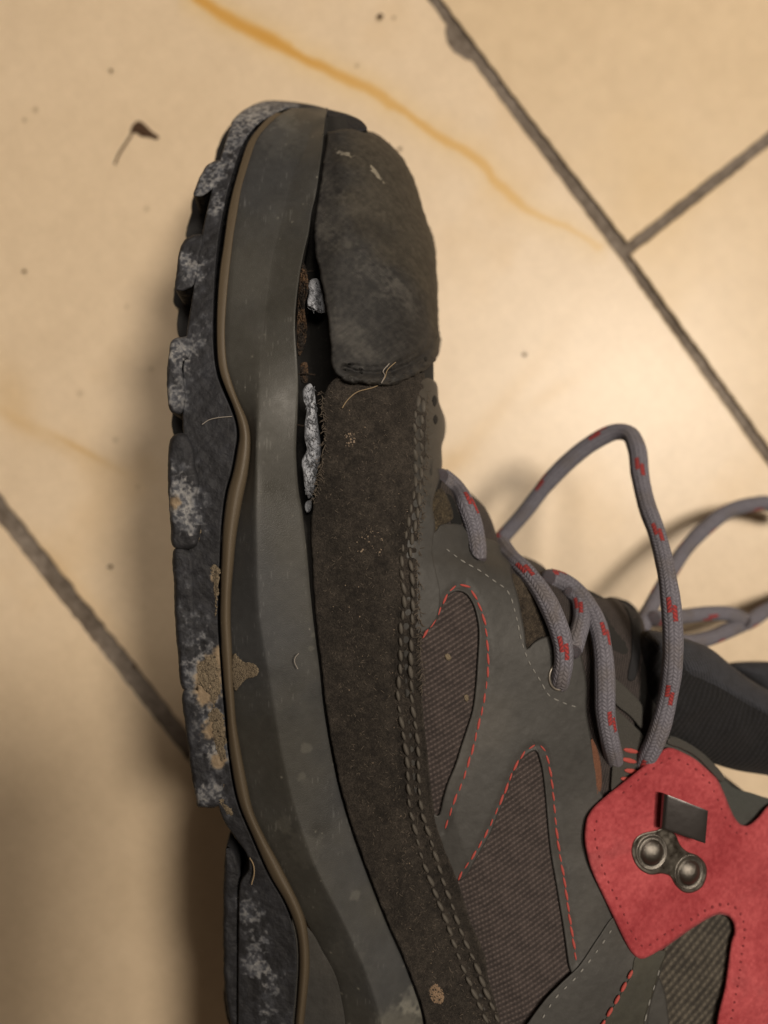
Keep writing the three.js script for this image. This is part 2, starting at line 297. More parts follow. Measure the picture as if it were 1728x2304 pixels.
const toeMap = tex(768, 1024, (x, y) => {
  const [u, v] = toPxS(x, y, 0.3); if (u < 640 || u > 1040 || v > 960) return [54, 51, 47];
  const n = cloud(x * 3.3, y * 4.4), f = fine(x * 5, y * 6.6), g = mid8(x * 9, y * 12);
  const scr = noise(lat, 64, (u * 0.62 + v * 0.78) * 0.42, (u * 0.78 - v * 0.62) * 0.03);
  let w = (n - 0.5) * 16 + (f - 0.5) * 30 + (scr - 0.5) * 13 * smooth(600, 760, v) + (g - .5) * 11;
  for (const [a, b, ru, rv, ang, k] of toeScuffs) { const du = (u - a) * Math.cos(ang) + (v - b) * Math.sin(ang), dv = -(u - a) * Math.sin(ang) + (v - b) * Math.cos(ang), e = gauss(du / ru, 1) * gauss(dv / rv, 1); w += k * (k > 25 ? smooth(0.5, 0.64, f * 0.6 + e * 0.45) * Math.min(1, e * 2) : smooth(.42, .66, e * .3 + g * .55 + f * .2) * Math.min(1, e * 2) * 1.3); }
  const c = mix3([49, 48, 47], [59, 55, 48], smooth(.4, .62, n));
  return [c[0] + w, c[1] + w * 0.97, c[2] + w * 0.88];
}, BOOT);
const toeMat = phys({ map: toeMap, roughness: 0.74, specularIntensity: 0.7, bumpMap: tex(256, 256, (x, y) => noise(lat, 64, x * 64, y * 8) * 0.6 + fine(x, y) * 0.4, { size: [0.02, 0.02], srgb: false, turn: -0.9 }), bumpScale: 0.00007 });
const suedeBase = bake(fbmMaker(32, 4, 301), 512), suedeHi = lattice(128, 909), suedeFleck = lattice(256, 333);
const suedeMap = tex(512, 512, (x, y) => {
  const n = mid8(x, y), f = suedeBase(x, y), hi = noise(suedeHi, 128, x * 128, y * 128), fl = noise(suedeFleck, 256, x * 256, y * 256);
  let w = (n - 0.5) * 26 + (f - 0.5) * 32 + (hi - 0.5) * 26; const k = smooth(0.84, 1.0, fl) * 62 * (0.5 + n);
  return [46 + w + k, 41 + w * 0.95 + k * 0.93, 36 + w * 0.88 + k * 0.8];
}, { size: [0.035, 0.035] });
const suedeMat = phys({ map: suedeMap, roughness: 1, sheen: 0.25, sheenRoughness: 0.6, sheenColor: new THREE.Color(0.3, 0.25, 0.2), bumpMap: tex(256, 256, (x, y) => suedeBase(x, y) * .6 + noise(suedeHi, 128, x * 128, y * 128) * .4, { size: [0.012, 0.012], srgb: false }), bumpScale: 0.0006 });
const leatherMap = tex(512, 512, (x, y) => { const n = big4(x, y), f = fine(x, y), w = (n - 0.5) * 26 + (f - 0.5) * 9; const d = smooth(.5, .8, cloud(x, y)) * 10; return [59 + w + d, 58 + w + d * .9, 56 + w + d * .75]; }, { size: [0.09, 0.09] });
const leatherMat = phys({ map: leatherMap, roughness: 0.62, bumpMap: grainBig, bumpScale: 0.00018 });
const oliveMat = phys({ map: leatherMap, color: new THREE.Color(0.9, 0.9, 0.72), roughness: 0.65, bumpMap: grainBig, bumpScale: 0.00018 });
const weave = (x, y) => { const r = Math.sin((x * 8) * 2 * Math.PI), q = Math.sin((y * 8 + 0.5 * Math.floor(x * 8)) * 2 * Math.PI); return clamp(0.5 + 0.33 * r + 0.17 * q * (r > 0 ? 1 : 0.2)); };
function meshFabric(a, b, period, turn, bump = 0.0005) {
  return phys({
    map: tex(256, 256, (x, y) => { const k = weave(x, y) + (mid8(x, y) - .5) * .7 + (fine(x, y) - .5) * .5; return mix3(a, b, clamp(k)); }, { size: [period * 8, period * 8 * 0.85], turn }),
    bumpMap: tex(256, 256, weave, { size: [period * 8, period * 8 * 0.85], srgb: false, turn }), bumpScale: bump, roughness: 0.95, sheen: 0.2, sheenColor: new THREE.Color(0.3, 0.26, 0.24),
  });
}
const mauveMesh = meshFabric([44, 38, 37], [88, 78, 75], 0.00135, 1.05);
const darkMesh = meshFabric([40, 37, 33], [92, 86, 76], 0.0021, 0.9);
const blackMesh = meshFabric([10, 10, 12], [27, 27, 31], 0.0016, 0.5, 0.0002);
const slateFabric = meshFabric([36, 37, 42], [58, 60, 67], 0.0009, -0.35, 0.00015);
const tongueFabric = meshFabric([38, 34, 33], [70, 62, 60], 0.0008, 0.3, 0.0003);
const redMap = tex(512, 512, (x, y) => { const n = cloud(x, y), f = fine(x, y), g = mid8(x, y), w = (n - 0.5) * 44 + (f - 0.5) * 34 + (g - .5) * 26, d = smooth(.62, .8, g * .6 + n * .4) * 26; return [164 + w - d, 67 + w * 0.85 - d * .5, 71 + w * 0.8 - d * .5]; }, { size: [0.06, 0.06] });
const redMat = phys({ map: redMap, roughness: 1, sheen: 0.3, sheenRoughness: 0.5, sheenColor: new THREE.Color(0.8, 0.3, 0.32), bumpMap: grainBig, bumpScale: 0.0005 });
const liningMat = std({ color: new THREE.Color(0.018, 0.017, 0.016), roughness: 1, bumpMap: grainBig, bumpScale: 0.0004 });
const collarMat = std({ color: new THREE.Color(0.055, 0.052, 0.046), roughness: 0.95, bumpMap: grainTex, bumpScale: 0.0003 });
const foamMat = phys({ map: tex(256, 256, (x, y) => { const n = mid8(x, y), f = fine(x, y), k = (n - .5) * 70 + (f - .5) * 50; return [160 + k, 164 + k, 172 + k]; }, { size: [0.02, 0.02] }), roughness: 0.95, bumpMap: grainBig, bumpScale: 0.0005 });
const glueMat = phys({ map: tex(256, 256, (x, y) => mix3([30, 23, 17], [98, 74, 52], smooth(.35, .68, mid8(x, y) * .6 + fine(x, y) * .4)), { size: [0.012, 0.012] }), roughness: 0.8, bumpMap: grainTex, bumpScale: 0.0008 });
const mudMat = phys({ map: tex(256, 256, (x, y) => { const n = mid8(x, y), f = fine(x, y), h = smooth(.74, .84, noise(lat, 64, x * 64, y * 64)) * .8; return mix3(mix3([104, 93, 77], [142, 128, 106], n * .6 + f * .4), [58, 50, 41], h); }, { size: [0.018, 0.018] }), roughness: 1, bumpMap: grainTex, bumpScale: 0.0005 });
const wornRough = tex(256, 256, (x, y) => 0.55 + (mid8(x, y) - .5) * .6 + (fine(x, y) - .5) * .3, { size: [0.012, 0.012], srgb: false });
const metal = std({ color: new THREE.Color(0.2, 0.185, 0.16), metalness: 1, roughness: 0.7, roughnessMap: wornRough, bumpMap: grainBig, bumpScale: 0.00008 });
const rivetMetal = std({ color: new THREE.Color(0.2, 0.185, 0.165), metalness: 1, roughness: 0.36, bumpMap: grainBig, bumpScale: 0.00003 });
const hookMetal = std({ color: new THREE.Color(0.2, 0.19, 0.19), metalness: 1, roughness: 0.3, bumpMap: grainBig, bumpScale: 0.00005 });
const threadGrey = std({ color: new THREE.Color(0.075, 0.066, 0.054), roughness: 0.7 });
const threadPale = std({ color: new THREE.Color(0.21, 0.205, 0.19), roughness: 0.8 });
const threadRed = std({ color: new THREE.Color(0.37, 0.06, 0.048), roughness: 0.75 });
const threadDark = std({ color: new THREE.Color(0.2, 0.022, 0.028), roughness: 0.9 });
const holeMat = std({ color: new THREE.Color(0.006, 0.006, 0.006), roughness: 1 });

// ---------------------------------------------------------------- stitches
const stitchGeo = new THREE.SphereGeometry(1, 8, 6);
function stitches(path, pitch, H, mat, parent, { len = 0.72, w = 0.055, hgt = 0.04, tilt = 0, name = 'stitch', jit = 0.15, seed = 1 } = {}) {
  const r = rng(seed);
  for (const [u, v, du, dv] of alongPath(path, pitch)) {
    const n = surfNormal(H, u, v), h = H(u, v), k = pitch * len / 2, c = Math.cos(tilt), s = Math.sin(tilt), tu = du * c - dv * s, tv = du * s + dv * c;
    const a = P(u - tu * k, v - tv * k, H(u - tu * k, v - tv * k)), b = P(u + tu * k, v + tv * k, H(u + tu * k, v + tv * k));
    const m = new THREE.Mesh(stitchGeo, mat); m.name = name; m.castShadow = m.receiveShadow = true;
    const t = b.clone().sub(a), L = t.length() / 2; t.normalize(); const side = new THREE.Vector3().crossVectors(t, n).normalize(), up = new THREE.Vector3().crossVectors(side, t);
    const j = 1 + (r() - 0.5) * jit * 2;
    m.matrix.makeBasis(t, up, side); m.quaternion.setFromRotationMatrix(m.matrix);
    m.scale.set(L * j, hgt / 100 * j, w / 100 * j);
    m.position.copy(a.add(b).multiplyScalar(0.5)).addScaledVector(n, hgt * 0.0025).sub(BASE);
    parent.add(m);
  }
}

// ---------------------------------------------------------------- sole
const outsoleH = (u, v) => S(v) - 0.30 - 0.0016 * Math.max(0, ribL(v) - u) + (wobF(u / 300, v / 300) - 0.5) * 0.14;
const outsolePts = [[519, 283], [523, 271], [551, 246], [593, 228], [635, 227], [699, 235], [741, 246], [783, 257], [815, 273], [826, 292], [790, 298], [738, 298], [737, 262], [690, 245], [644, 245], [601, 266], [575, 284], [551, 316], [537, 347], [525, 386], [512, 431], [503, 474], [496, 510], [489, 560], [485, 602], [481, 672], [479, 745], [482, 805], [489, 845], [503, 882], [518, 917], [530, 952], [533, 984], [529, 1010], [520, 1060], [507, 1108], [498, 1181], [494, 1265], [491, 1338], [490, 1400], [498, 1527], [505, 1611], [513, 1695], [532, 1801], [566, 1885], [604, 1970], [640, 2033], [662, 2096], [668, 2159], [664, 2244], [659, 2304], [650, 2700, 1], [535, 2700, 1], [535, 2304], [537, 2060], [541, 1985], [560, 1955], [555, 1922], [529, 1885], [503, 1845], [491, 1813], [472, 1760], [455, 1650], [441, 1520], [430, 1400], [424, 1240], [415, 1100], [412, 1000], [411, 930], [412, 830], [420, 752], [432, 672], [443, 600], [454, 530], [468, 463], [480, 415], [495, 359]];
const outsole = part('outsole', panel(outsolePts, outsoleH, { t: 0.10, inset: 4, depth: (u, v) => Math.max(0.2, S(v) - botH(v) - 0.5), lean: LEAN }), outsoleMat, boot, 'black rubber outsole caked with pale dust');
const lug = (pts, down, t, deep, mat = outsoleMat, inset = 8) => part('lug', panel(pts, (u, v) => S(v) - 0.36 - down + (mid8(u / 260, v / 260) - .5) * .12, { t: t + (mat === outsoleMat ? 0.08 : 0), inset, rough: 1.6, depth: () => deep, lean: LEAN }), mat, outsole);
lug([[497, 360], [481, 362], [464, 374], [452, 393], [440, 422], [436, 440], [452, 442], [468, 432], [484, 420], [500, 385]], 0.05, 0.16, 1.4);
lug([[456, 529], [421, 535], [408, 554], [400, 586], [395, 630], [394, 652], [410, 655], [436, 640], [447, 590]], 0.05, 0.16, 1.6);
lug([[426, 757], [415, 758], [388, 765], [380, 793], [376, 841], [376, 889], [379, 913], [386, 928], [408, 930], [418, 900], [412, 850], [412, 815], [428, 800], [430, 772]], 0.05, 0.2, 1.8);
lug([[414, 974], [386, 983], [380, 1012], [378, 1060], [379, 1120], [384, 1181], [392, 1231], [440, 1231], [452, 1174], [443, 1120], [449, 1084], [440, 1048], [432, 1000]], 0.03, 0.24, 1.9, outsoleMat, 12);
lug([[430, 1243], [392, 1236], [391, 1313], [394, 1400], [401, 1484], [411, 1549], [442, 1549], [444, 1480], [440, 1400], [437, 1313]], 0.08, 0.16, 1.9, outsoleMat, 12);
lug([[447, 1556], [412, 1555], [419, 1645], [430, 1737], [442, 1805], [447, 1816], [489, 1814], [503, 1790], [505, 1737], [470, 1640]], 0.06, 0.18, 1.9, outsoleMat, 10);
lug([[512, 1900], [505, 1940], [503, 1991], [502, 2117], [505, 2223], [513, 2282], [528, 2330], [540, 2330], [540, 2075], [543, 1975], [531, 1925]], 0.5, 0.16, 2.4, outsoleMat, 10);
for (const q of [
  [[521, 280], [498, 312], [483, 362], [500, 364], [514, 320]], [[444, 425], [431, 453], [430, 477], [421, 511], [420, 537], [458, 533], [470, 470], [472, 430]],
  [[396, 640], [391, 668], [391, 683], [402, 694], [428, 698], [438, 660], [438, 635]], [[403, 690], [402, 757], [424, 757], [430, 700]], [[390, 924], [391, 980], [416, 980], [416, 930]],
  [[506, 2060], [504, 2130], [516, 2140], [536, 2120], [536, 2050]], [[506, 2220], [510, 2290], [530, 2330], [540, 2220]]]) lug(q, 2.0, 0.1, 3.0, darkRubber, 3);
// mud crust between lugs and rib
const crust = (pts, h = 0.05) => part('mud_crust', pillow(pts, (u, v) => outsoleH(u, v) + 0.08, h, 9, { L: 5, low: 0.05, step: 4, rough: 6, wob: (u, v) => (fine(u / 160, v / 160) - 0.5) * 0.16 }), mudMat, outsole);
crust([[462, 1478], [480, 1470], [492, 1490], [493, 1530], [496, 1560], [482, 1590], [468, 1560], [445, 1540], [440, 1500]]);
crust([[486, 1268], [494, 1274], [490, 1330], [488, 1400], [484, 1400], [480, 1320], [474, 1275]]);
crust([[470, 1605], [496, 1595], [505, 1640], [508, 1690], [500, 1720], [486, 1700], [478, 1650]]);
crust([[470, 1760], [500, 1758], [498, 1790], [510, 1812], [530, 1830], [515, 1838], [492, 1812], [464, 1800]]);
crust([[438, 1190], [448, 1172], [452, 1190], [444, 1225], [436, 1222]]);

// midsole: two facets that meet in a ridge
const vs = []; for (let v = 243; v <= 2700; v += 11) vs.push(v);
const midRows = vs.map((v) => {
  const a = midL(v), b = midM(v), c = midT(v), s = S(v), row = [];
  const fall = smooth(243, 300, v), k = smooth(640, 1080, v), hl = s - 0.16 - 0.10 * k, hm = s + lerp(-0.06, 0.42, k) * fall, ht = s + lerp(0.24 * fall, -0.12, k);
  row.push(P(a - 3, v, hl - 0.1));
  for (const t of [0, 0.15, 0.4, 0.7, 0.9]) row.push(P(lerp(a, b - 5, t), v, lerp(hl, hm, t)));
  row.push(P(b - 4, v, hm - 0.008), P(b, v, hm), P(b + 4, v, hm - 0.008));
  for (const t of [0.12, 0.4, 0.7, 0.92, 0.985]) row.push(P(lerp(b + 5, c, t), v, lerp(hm, ht, t)));
  row.push(P(c, v, ht - 0.03), P(c + 1, v, ht - 0.3));
  return row;
});
const toBottom = (p) => { const v = CY + p.z * 100 * FPX / (CAM_H - p.y * 100); return Math.max(0.01, p.y - botH(v) / 100); };
const midsole = part('midsole', slab(midRows, toBottom, LEAN), midsoleMat, boot, 'smooth olive grey midsole that has come unglued from the upper');
const ribAmp = tab([[243, 0.02], [600, 0.03], [850, 0.05], [1000, 0.13], [1300, 0.13], [1500, 0.10], [1900, 0.12], [2700, 0.10]]);
const ribRows = vs.filter((v) => v > 250).map((v) => { const a = ribL(v), b = ribR(v), row = [P(a - 1, v, S(v) - 0.42)]; for (let k = 0; k <= 8; k++) { const t = k / 8; row.push(P(lerp(a, b, t), v, S(v) - 0.17 + ribAmp(v) * Math.sin(Math.PI * t) + 0.03 * t)); } row.push(P(b + 2, v, S(v) - 0.3)); return row; });
part('midsole_rib', grid(ribRows), ribMat, midsole, 'brownish raised rib along the lower edge of the midsole');
part('heel_foam', panel([[660, 2060], [700, 2095], [727, 2142], [757, 2196], [769, 2248], [778, 2310], [790, 2700, 1], [630, 2700, 1], [650, 2304], [655, 2244], [660, 2180], [655, 2117]], (u, v) => S(v) - 0.34, { t: 0.06, inset: 4 }), std({ map: leatherMap, roughness: 0.95, bumpMap: grainBig, bumpScale: 0.0006 }), midsole);
part('mud_splat', pillow([[522, 1478], [531, 1470], [540, 1482], [556, 1490], [572, 1494], [582, 1505], [582, 1514], [572, 1524], [556, 1528], [542, 1540], [531, 1556], [524, 1545]], (u, v) => S(v) - 0.20 + 0.0082 * (u - 520), 0.06, 6, { L: 5, step: 3.5, low: 0.06, rough: 2.5 }), mudMat, midsole, 'tan splash of dried mud');

// ---------------------------------------------------------------- upper: inner shell
const shellX = tab([[243, 780], [274, 806], [301, 835], [327, 868], [402, 920], [500, 950], [700, 972], [1000, 980], [1074, 996], [1140, 1078], [1190, 1108], [1245, 1140], [1275, 1210], [1300, 1262], [1340, 1350], [1390, 1425], [1450, 1452], [1600, 1480], [1690, 1500], [1740, 1590], [1800, 1700], [1870, 1770], [2000, 1850], [2304, 1900], [2700, 1900]]);
{
  const top = [], low = [];
  for (let v = 262; v <= 2700; v += 16) {
    const a = midT(v) + 1, b = shellX(v), rt = [], rl = [];
    for (let k = 0; k <= 40; k++) { const s = Math.sin(k / 40 * Math.PI / 2), u = lerp(a, b, s), h = HC + (U(u, v) - HC) * 0.985 - 0.12 - gap(u, v); rt.push(P(u, v, h)); const hb = HC - (U(u, v) - HC) * 0.76; rl.push(new THREE.Vector3(rt[k].x, Math.min(hb / 100, rt[k].y - 0.002), rt[k].z)); }
    top.push(rt); low.push(rl);
  }
  const wall = (t, l) => grid(t.map((p, i) => [p, l[i]]));
  part('inner_lining', mergeGeometries([grid(top), grid(low.map((r) => [...r].reverse())), wall(top.map((r) => r[0]), low.map((r) => r[0])), wall(top.map((r) => r[40]), low.map((r) => r[40])), wall(top[0], low[0]), wall(top[top.length - 1], low[low.length - 1])]), liningMat, boot, 'black inner lining showing in the torn gap');
}

// mesh panels below the leather overlay
const meshH = (u, v) => U(u, v) - 0.02;
const mesh1 = [[930, 1445], [949, 1434], [976, 1402], [995, 1366], [1008, 1342], [1028, 1331], [1048, 1337], [1065, 1362], [1075, 1400], [1077, 1430], [1075, 1472], [1070, 1545], [1063, 1598], [1050, 1641], [1038, 1677], [1024, 1721], [1007, 1762], [997, 1795], [985, 1835], [960, 1800], [945, 1700], [935, 1560]];
const mesh2 = [[1205, 1690], [1215, 1712], [1221, 1740], [1227, 1795], [1237, 1905], [1252, 1996], [1267, 2086], [1279, 2170], [1285, 2200], [1262, 2212], [1237, 2240], [1216, 2270], [1180, 2330], [1110, 2330], [1085, 2180], [1050, 2080], [1015, 2000], [1010, 1985], [1041, 1979], [1068, 1938], [1083, 1912], [1104, 1875], [1122, 1830], [1137, 1795], [1149, 1762], [1161, 1730], [1180, 1704]];
const mesh3 = [[1500, 2140], [1555, 2085], [1610, 2050], [1650, 2050], [1660, 2120], [1640, 2230], [1625, 2380], [1425, 2380], [1445, 2304], [1465, 2240], [1482, 2180]];
const grow = (pts, b) => shrink(outline(pts, 14), -b);
part('mesh_panel', panel(grow(mesh1, 8), meshH, { t: 0.03, inset: 3, raw: true }), mauveMesh, boot, 'mauve ribbed mesh panel behind the toe crease');
part('mesh_panel', panel(grow(mesh2, 8), meshH, { t: 0.03, inset: 3, raw: true }), mauveMesh, boot, 'mauve ribbed mesh panel in the middle of the side');
part('mesh_panel', panel(grow(mesh3, 8), meshH, { t: 0.03, inset: 3, raw: true }), darkMesh, boot, 'dark mesh panel under the red leather');
// grey overlay with cut-outs
const red1 = [[949, 1437], [964, 1415], [980, 1393], [993, 1365], [1004, 1343], [1016, 1326], [1030, 1318], [1046, 1318], [1058, 1326], [1070, 1345], [1081, 1370], [1089, 1395], [1094, 1425], [1097, 1460], [1098, 1500], [1095, 1535], [1089, 1575], [1083, 1605], [1074, 1640], [1065, 1680], [1055, 1712], [1046, 1742], [1034, 1775], [1022, 1802], [1008, 1845], [999, 1868]];
const red2 = [[1029, 1983], [1041, 1960], [1057, 1937], [1077, 1905], [1097, 1869], [1112, 1836], [1125, 1806], [1140, 1771], [1149, 1747], [1159, 1725], [1169, 1709], [1183, 1690], [1205, 1677], [1219, 1681], [1229, 1699], [1235, 1721], [1240, 1750], [1244, 1783], [1248, 1827], [1253, 1878], [1259, 1921], [1266, 1960], [1273, 2005], [1280, 2056], [1287, 2101], [1292, 2132], [1296, 2165]];
const polyDist = (line) => (u, v) => { let best = 1e9; for (let i = 0; i + 1 < line.length; i++) { const [a, b] = line[i], [c, d] = line[i + 1], dx = c - a, dy = d - b, t = clamp(((u - a) * dx + (v - b) * dy) / (dx * dx + dy * dy)); best = Math.min(best, Math.hypot(u - a - dx * t, v - b - dy * t)); } return best; };
const overH0 = (u, v) => U(u, v) + 0.03 - 0.05 * gauss(Math.hypot((u - 1290) / 60, (v - 1850) / 160), 1);
const seamR1 = polyDist(red1), seamR2 = polyDist(red2);
const overH = (u, v) => overH0(u, v) - (u < 1320 && u > 940 && v > 1300 ? 0.045 * (gauss(seamR1(u, v), 6) + gauss(seamR2(u, v), 6)) : 0);
const overlayPts = [[925, 1180], [960, 1190], [978, 1196], [990, 1181], [1012, 1178], [1038, 1181], [1052, 1196], [1075, 1208], [1112, 1216], [1134, 1236], [1148, 1262], [1153, 1300], [1166, 1342], [1174, 1385], [1181, 1425], [1186, 1460], [1198, 1448], [1215, 1437], [1240, 1430], [1270, 1438], [1300, 1457], [1314, 1500], [1320, 1545], [1320, 1601], [1332, 1669], [1344, 1736], [1350, 1775], [1390, 1860], [1410, 2000], [1440, 2110], [1500, 2250], [1520, 2700, 1], [1060, 2700, 1], [1080, 2330], [1050, 2180], [1000, 2040], [960, 1920], [930, 1780], [915, 1620], [905, 1450], [908, 1300]];
const overlay = part('leather_overlay', panel(overlayPts, overH, { t: 0.12, inset: 5, L: 10, holes: [mesh1, mesh2] }), leatherMat, boot, 'smooth grey leather overlay round the mesh panels');
const overTop = (u, v) => overH(u, v) + 0.125;
// folded strip of overlay between suede and tongue
part('vamp_strip', panel([[940, 862], [962, 850], [982, 862], [988, 905], [1001, 940], [1003, 965], [1000, 985], [994, 1004], [995, 1040], [993, 1062], [984, 1095], [974, 1135], [980, 1180], [977, 1220], [976, 1245], [984, 1285], [993, 1335], [985, 1390], [960, 1420], [930, 1430], [922, 1300], [922, 1150], [930, 1000]], (u, v) => U(u, v) + 0.03, { t: 0.14, inset: 6 }), leatherMat, overlay, 'creased grey strip at the front of the overlay');
for (const [u, v, w, h] of [[978, 902, 6, 14], [980, 944, 6, 12]]) part('lace_hole', pillow([[u - w, v], [u, v - h], [u + w, v], [u, v + h]], (a, b) => U(a, b) + 0.17, 0.02, 6, { L: 8 }), holeMat, overlay);
part('crease_patch', panel([[955, 1125], [975, 1110], [993, 1098], [1012, 1130], [1020, 1165], [1005, 1178], [990, 1184], [984, 1205], [972, 1200], [960, 1180], [948, 1160]], (u, v) => U(u, v) + 0.0, { t: 0.1, inset: 6 }), phys({ map: suedeMap, color: new THREE.Color(1.9, 1.8, 1.35), roughness: 1, bumpMap: grainBig, bumpScale: 0.0012 }), overlay, 'cracked dirty patch where the upper bends');

// suede band
const suedePts = [[772, 838, 1], [744, 862], [728, 894], [728, 938], [730, 1000], [719, 1060], [709, 1110], [702, 1157], [700, 1200], [703, 1265], [706, 1325], [712, 1400], [724, 1505], [736, 1611], [759, 1737], [787, 1843], [823, 1948], [873, 2075], [919, 2180], [958, 2304], [1000, 2700, 1], [1165, 2700, 1], [1125, 2304], [1122, 2282], [1101, 2210], [1089, 2145], [1060, 2077], [1041, 2017], [1020, 1957], [997, 1899], [981, 1845], [973, 1800], [966, 1738], [961, 1677], [953, 1617], [951, 1557], [945, 1472], [946, 1400], [943, 1338], [941, 1265], [943, 1205], [949, 1145], [956, 1072], [961, 1000], [961, 938], [959, 889], [955, 840, 1], [840, 835]];
const crease = (u, v) => -0.05 * gauss(v - 1222 - 0.25 * (u - 920), 7) * smooth(860, 910, u) - 0.045 * gauss(v - 1246 - 0.2 * (u - 920), 6) * smooth(860, 910, u) - 0.03 * gauss(v - 1560 + 0.4 * (u - 900), 9) * smooth(820, 890, u) - 0.06 * gauss(u - tabRow(v), 8) - 0.05 * gauss(u - tabRow(v) - 26, 8) - 0.05 * gauss(u - tabRow(v) + 28, 9) + 0.02 * Math.sin(v / 4.9) * gauss(u - tabRow(v), 14);
const rowL = [[942, 889], [932, 940], [932, 1000], [932, 1096], [923, 1145], [914, 1198], [906, 1231], [903, 1263], [903, 1289], [908, 1330], [908, 1369], [902, 1407], [901, 1472], [900, 1508], [896, 1545], [896, 1578], [902, 1617], [908, 1656], [914, 1692], [917, 1725], [918, 1754], [920, 1786], [921, 1812], [928, 1842], [936, 1875], [947, 1922], [959, 1955], [972, 1988], [990, 2036], [1005, 2074], [1020, 2119], [1038, 2168], [1059, 2216], [1083, 2270], [1098, 2304], [1120, 2360]];
const rowR = [[952, 900], [946, 960], [946, 1000], [946, 1060], [943, 1101], [937, 1164], [929, 1200], [924, 1229], [923, 1260], [926, 1289], [928, 1325], [929, 1362], [927, 1400], [925, 1467], [924, 1506], [925, 1537], [926, 1574], [931, 1612], [937, 1648], [941, 1690], [942, 1742], [945, 1790], [950, 1827], [962, 1866], [974, 1905], [987, 1948], [999, 1987], [1016, 2032], [1033, 2083], [1053, 2132], [1071, 2170], [1089, 2219], [1104, 2255], [1118, 2290], [1145, 2360]];
function tabRow(v) { let i = 1; while (i < rowL.length - 1 && rowL[i][1] < v) i++; const a = rowL[i - 1], b = rowL[i], t = clamp((v - a[1]) / (b[1] - a[1])); return lerp(a[0], b[0], t) + 12; }
const suedeH = (u, v) => U(u, v) + 0.02 + crease(u, v) + (mid8(u / 800, v / 800) - 0.5) * 0.06;
const suede = part('suede_band', panel(suedePts, suedeH, { t: 0.2, inset: 5, L: 9, rough: 1.6 }), suedeMat, boot, 'dark brown suede band above the midsole');
const suedeTop = (u, v) => suedeH(u, v) + 0.2;
stitches(rowL, 30, suedeTop, threadGrey, suede, { len: 0.84, w: 0.058, hgt: 0.075, tilt: -0.16, jit: 0.3, seed: 3 });
stitches(rowR, 30, suedeTop, threadGrey, suede, { len: 0.84, w: 0.058, hgt: 0.075, tilt: -0.16, jit: 0.3, seed: 4 });
{ // flecks of dirt and a pale scuff on the suede
  const r = rng(55), gs = [];
  part('dirt_patch', pillow([[965, 2225], [980, 2212], [996, 2228], [1000, 2250], [988, 2262], [970, 2250]], (u, v) => suedeTop(u, v) - 0.012, 0.02, 8, { L: 4, step: 3, wob: (u, v) => (fine(u / 90, v / 90) - .5) * .1 }), phys({ color: new THREE.Color(0.22, 0.15, 0.095), roughness: 1 }), suede, 'tan speck of dirt');
  const crumbsOnSuede = [...Array(60)].map(() => { const v = 880 + r() * 1420, a = midT(v) + 40, b = tabRow(v) - 10; return [lerp(a, b, r()), v, 0.5 + r() * 1.1]; }).concat([...Array(26)].map(() => [775 + r() * 26, 975 + r() * 30, 0.8 + r() * 1.8]), [...Array(24)].map(() => [800 + r() * 60, 1195 + r() * 50, 0.8 + r() * 1.8]));
  for (const [u, v, s] of crumbsOnSuede) { const g = new THREE.IcosahedronGeometry(1, 0); g.scale(s / 9300, s / 14000, s / 9300 * (0.6 + r())); g.rotateY(r() * 6); const p = P(u, v, suedeTop(u, v) + 0.012); g.translate(p.x, p.y, p.z); gs.push(g); }
  const m = part('grit', mergeGeometries(gs), std({ color: new THREE.Color(0.26, 0.2, 0.145), roughness: 1 }), suede); m.userData.kind = 'stuff';
}

// toe cap
const toePts = [[736, 296, 1], [780, 289], [826, 293, 1], [848, 302], [880, 327], [910, 360], [931, 402], [948, 453], [962, 500], [975, 533], [981, 580], [986, 664], [987, 727], [990, 765], [984, 790], [973, 812], [944, 832], [913, 849], [877, 862], [848, 861], [817, 858], [781, 856], [757, 842], [746, 817], [744, 781], [741, 745], [736, 708], [731, 672], [724, 636], [716, 600], [709, 567], [707, 521], [710, 474], [724, 390], [732, 327]];
const seamA = polyDist([[776, 826], [800, 836], [840, 839], [880, 836], [915, 822], [945, 803], [968, 780], [978, 740], [974, 690]]), seamB = polyDist([[792, 822], [830, 828], [876, 825], [908, 812], [938, 792], [956, 768]]);
const toeDent = (u, v) => { const k = smooth(560, 740, v), r = 0.5 + mid8(u / 160, v / 160); return k * r * (-0.20 * gauss(seamA(u, v), 4.6) - 0.08 * gauss(seamB(u, v), 3.8)); };
const toeH = (u, v) => U(u, v) + 0.06 + toeDent(u, v) + 0.16 * gauss(Math.hypot((u - 752) / 1.2, v - 838), 38) + 0.06 * gauss(v - 850, 12) * smooth(760, 800, u) + (mid8(u / 1500, v / 1500) - 0.5) * 0.12;
const toe = part('toe_cap', panel(toePts, toeH, { t: 0.28, inset: 6.5, L: 6.5, rough: 2.2 }), toeMat, boot, 'scuffed dark rubber toe cap peeling at its lower edge');
part('toe_lip', pillow([[768, 846], [782, 840], [830, 844], [880, 841], [915, 829], [948, 807], [972, 781], [982, 742], [989, 742], [992, 768], [978, 814], [946, 837], [914, 854], [878, 868], [848, 867], [817, 864], [782, 862], [766, 853]], (u, v) => toeH(u, v) + 0.12, 0.2, 9, { L: 5, step: 5, low: 0.3, rough: 3, wob: (u, v) => (mid8(u / 90, v / 90) - .5) * .3 }), toeMat, toe, 'curled torn lower lip of the toe cap');
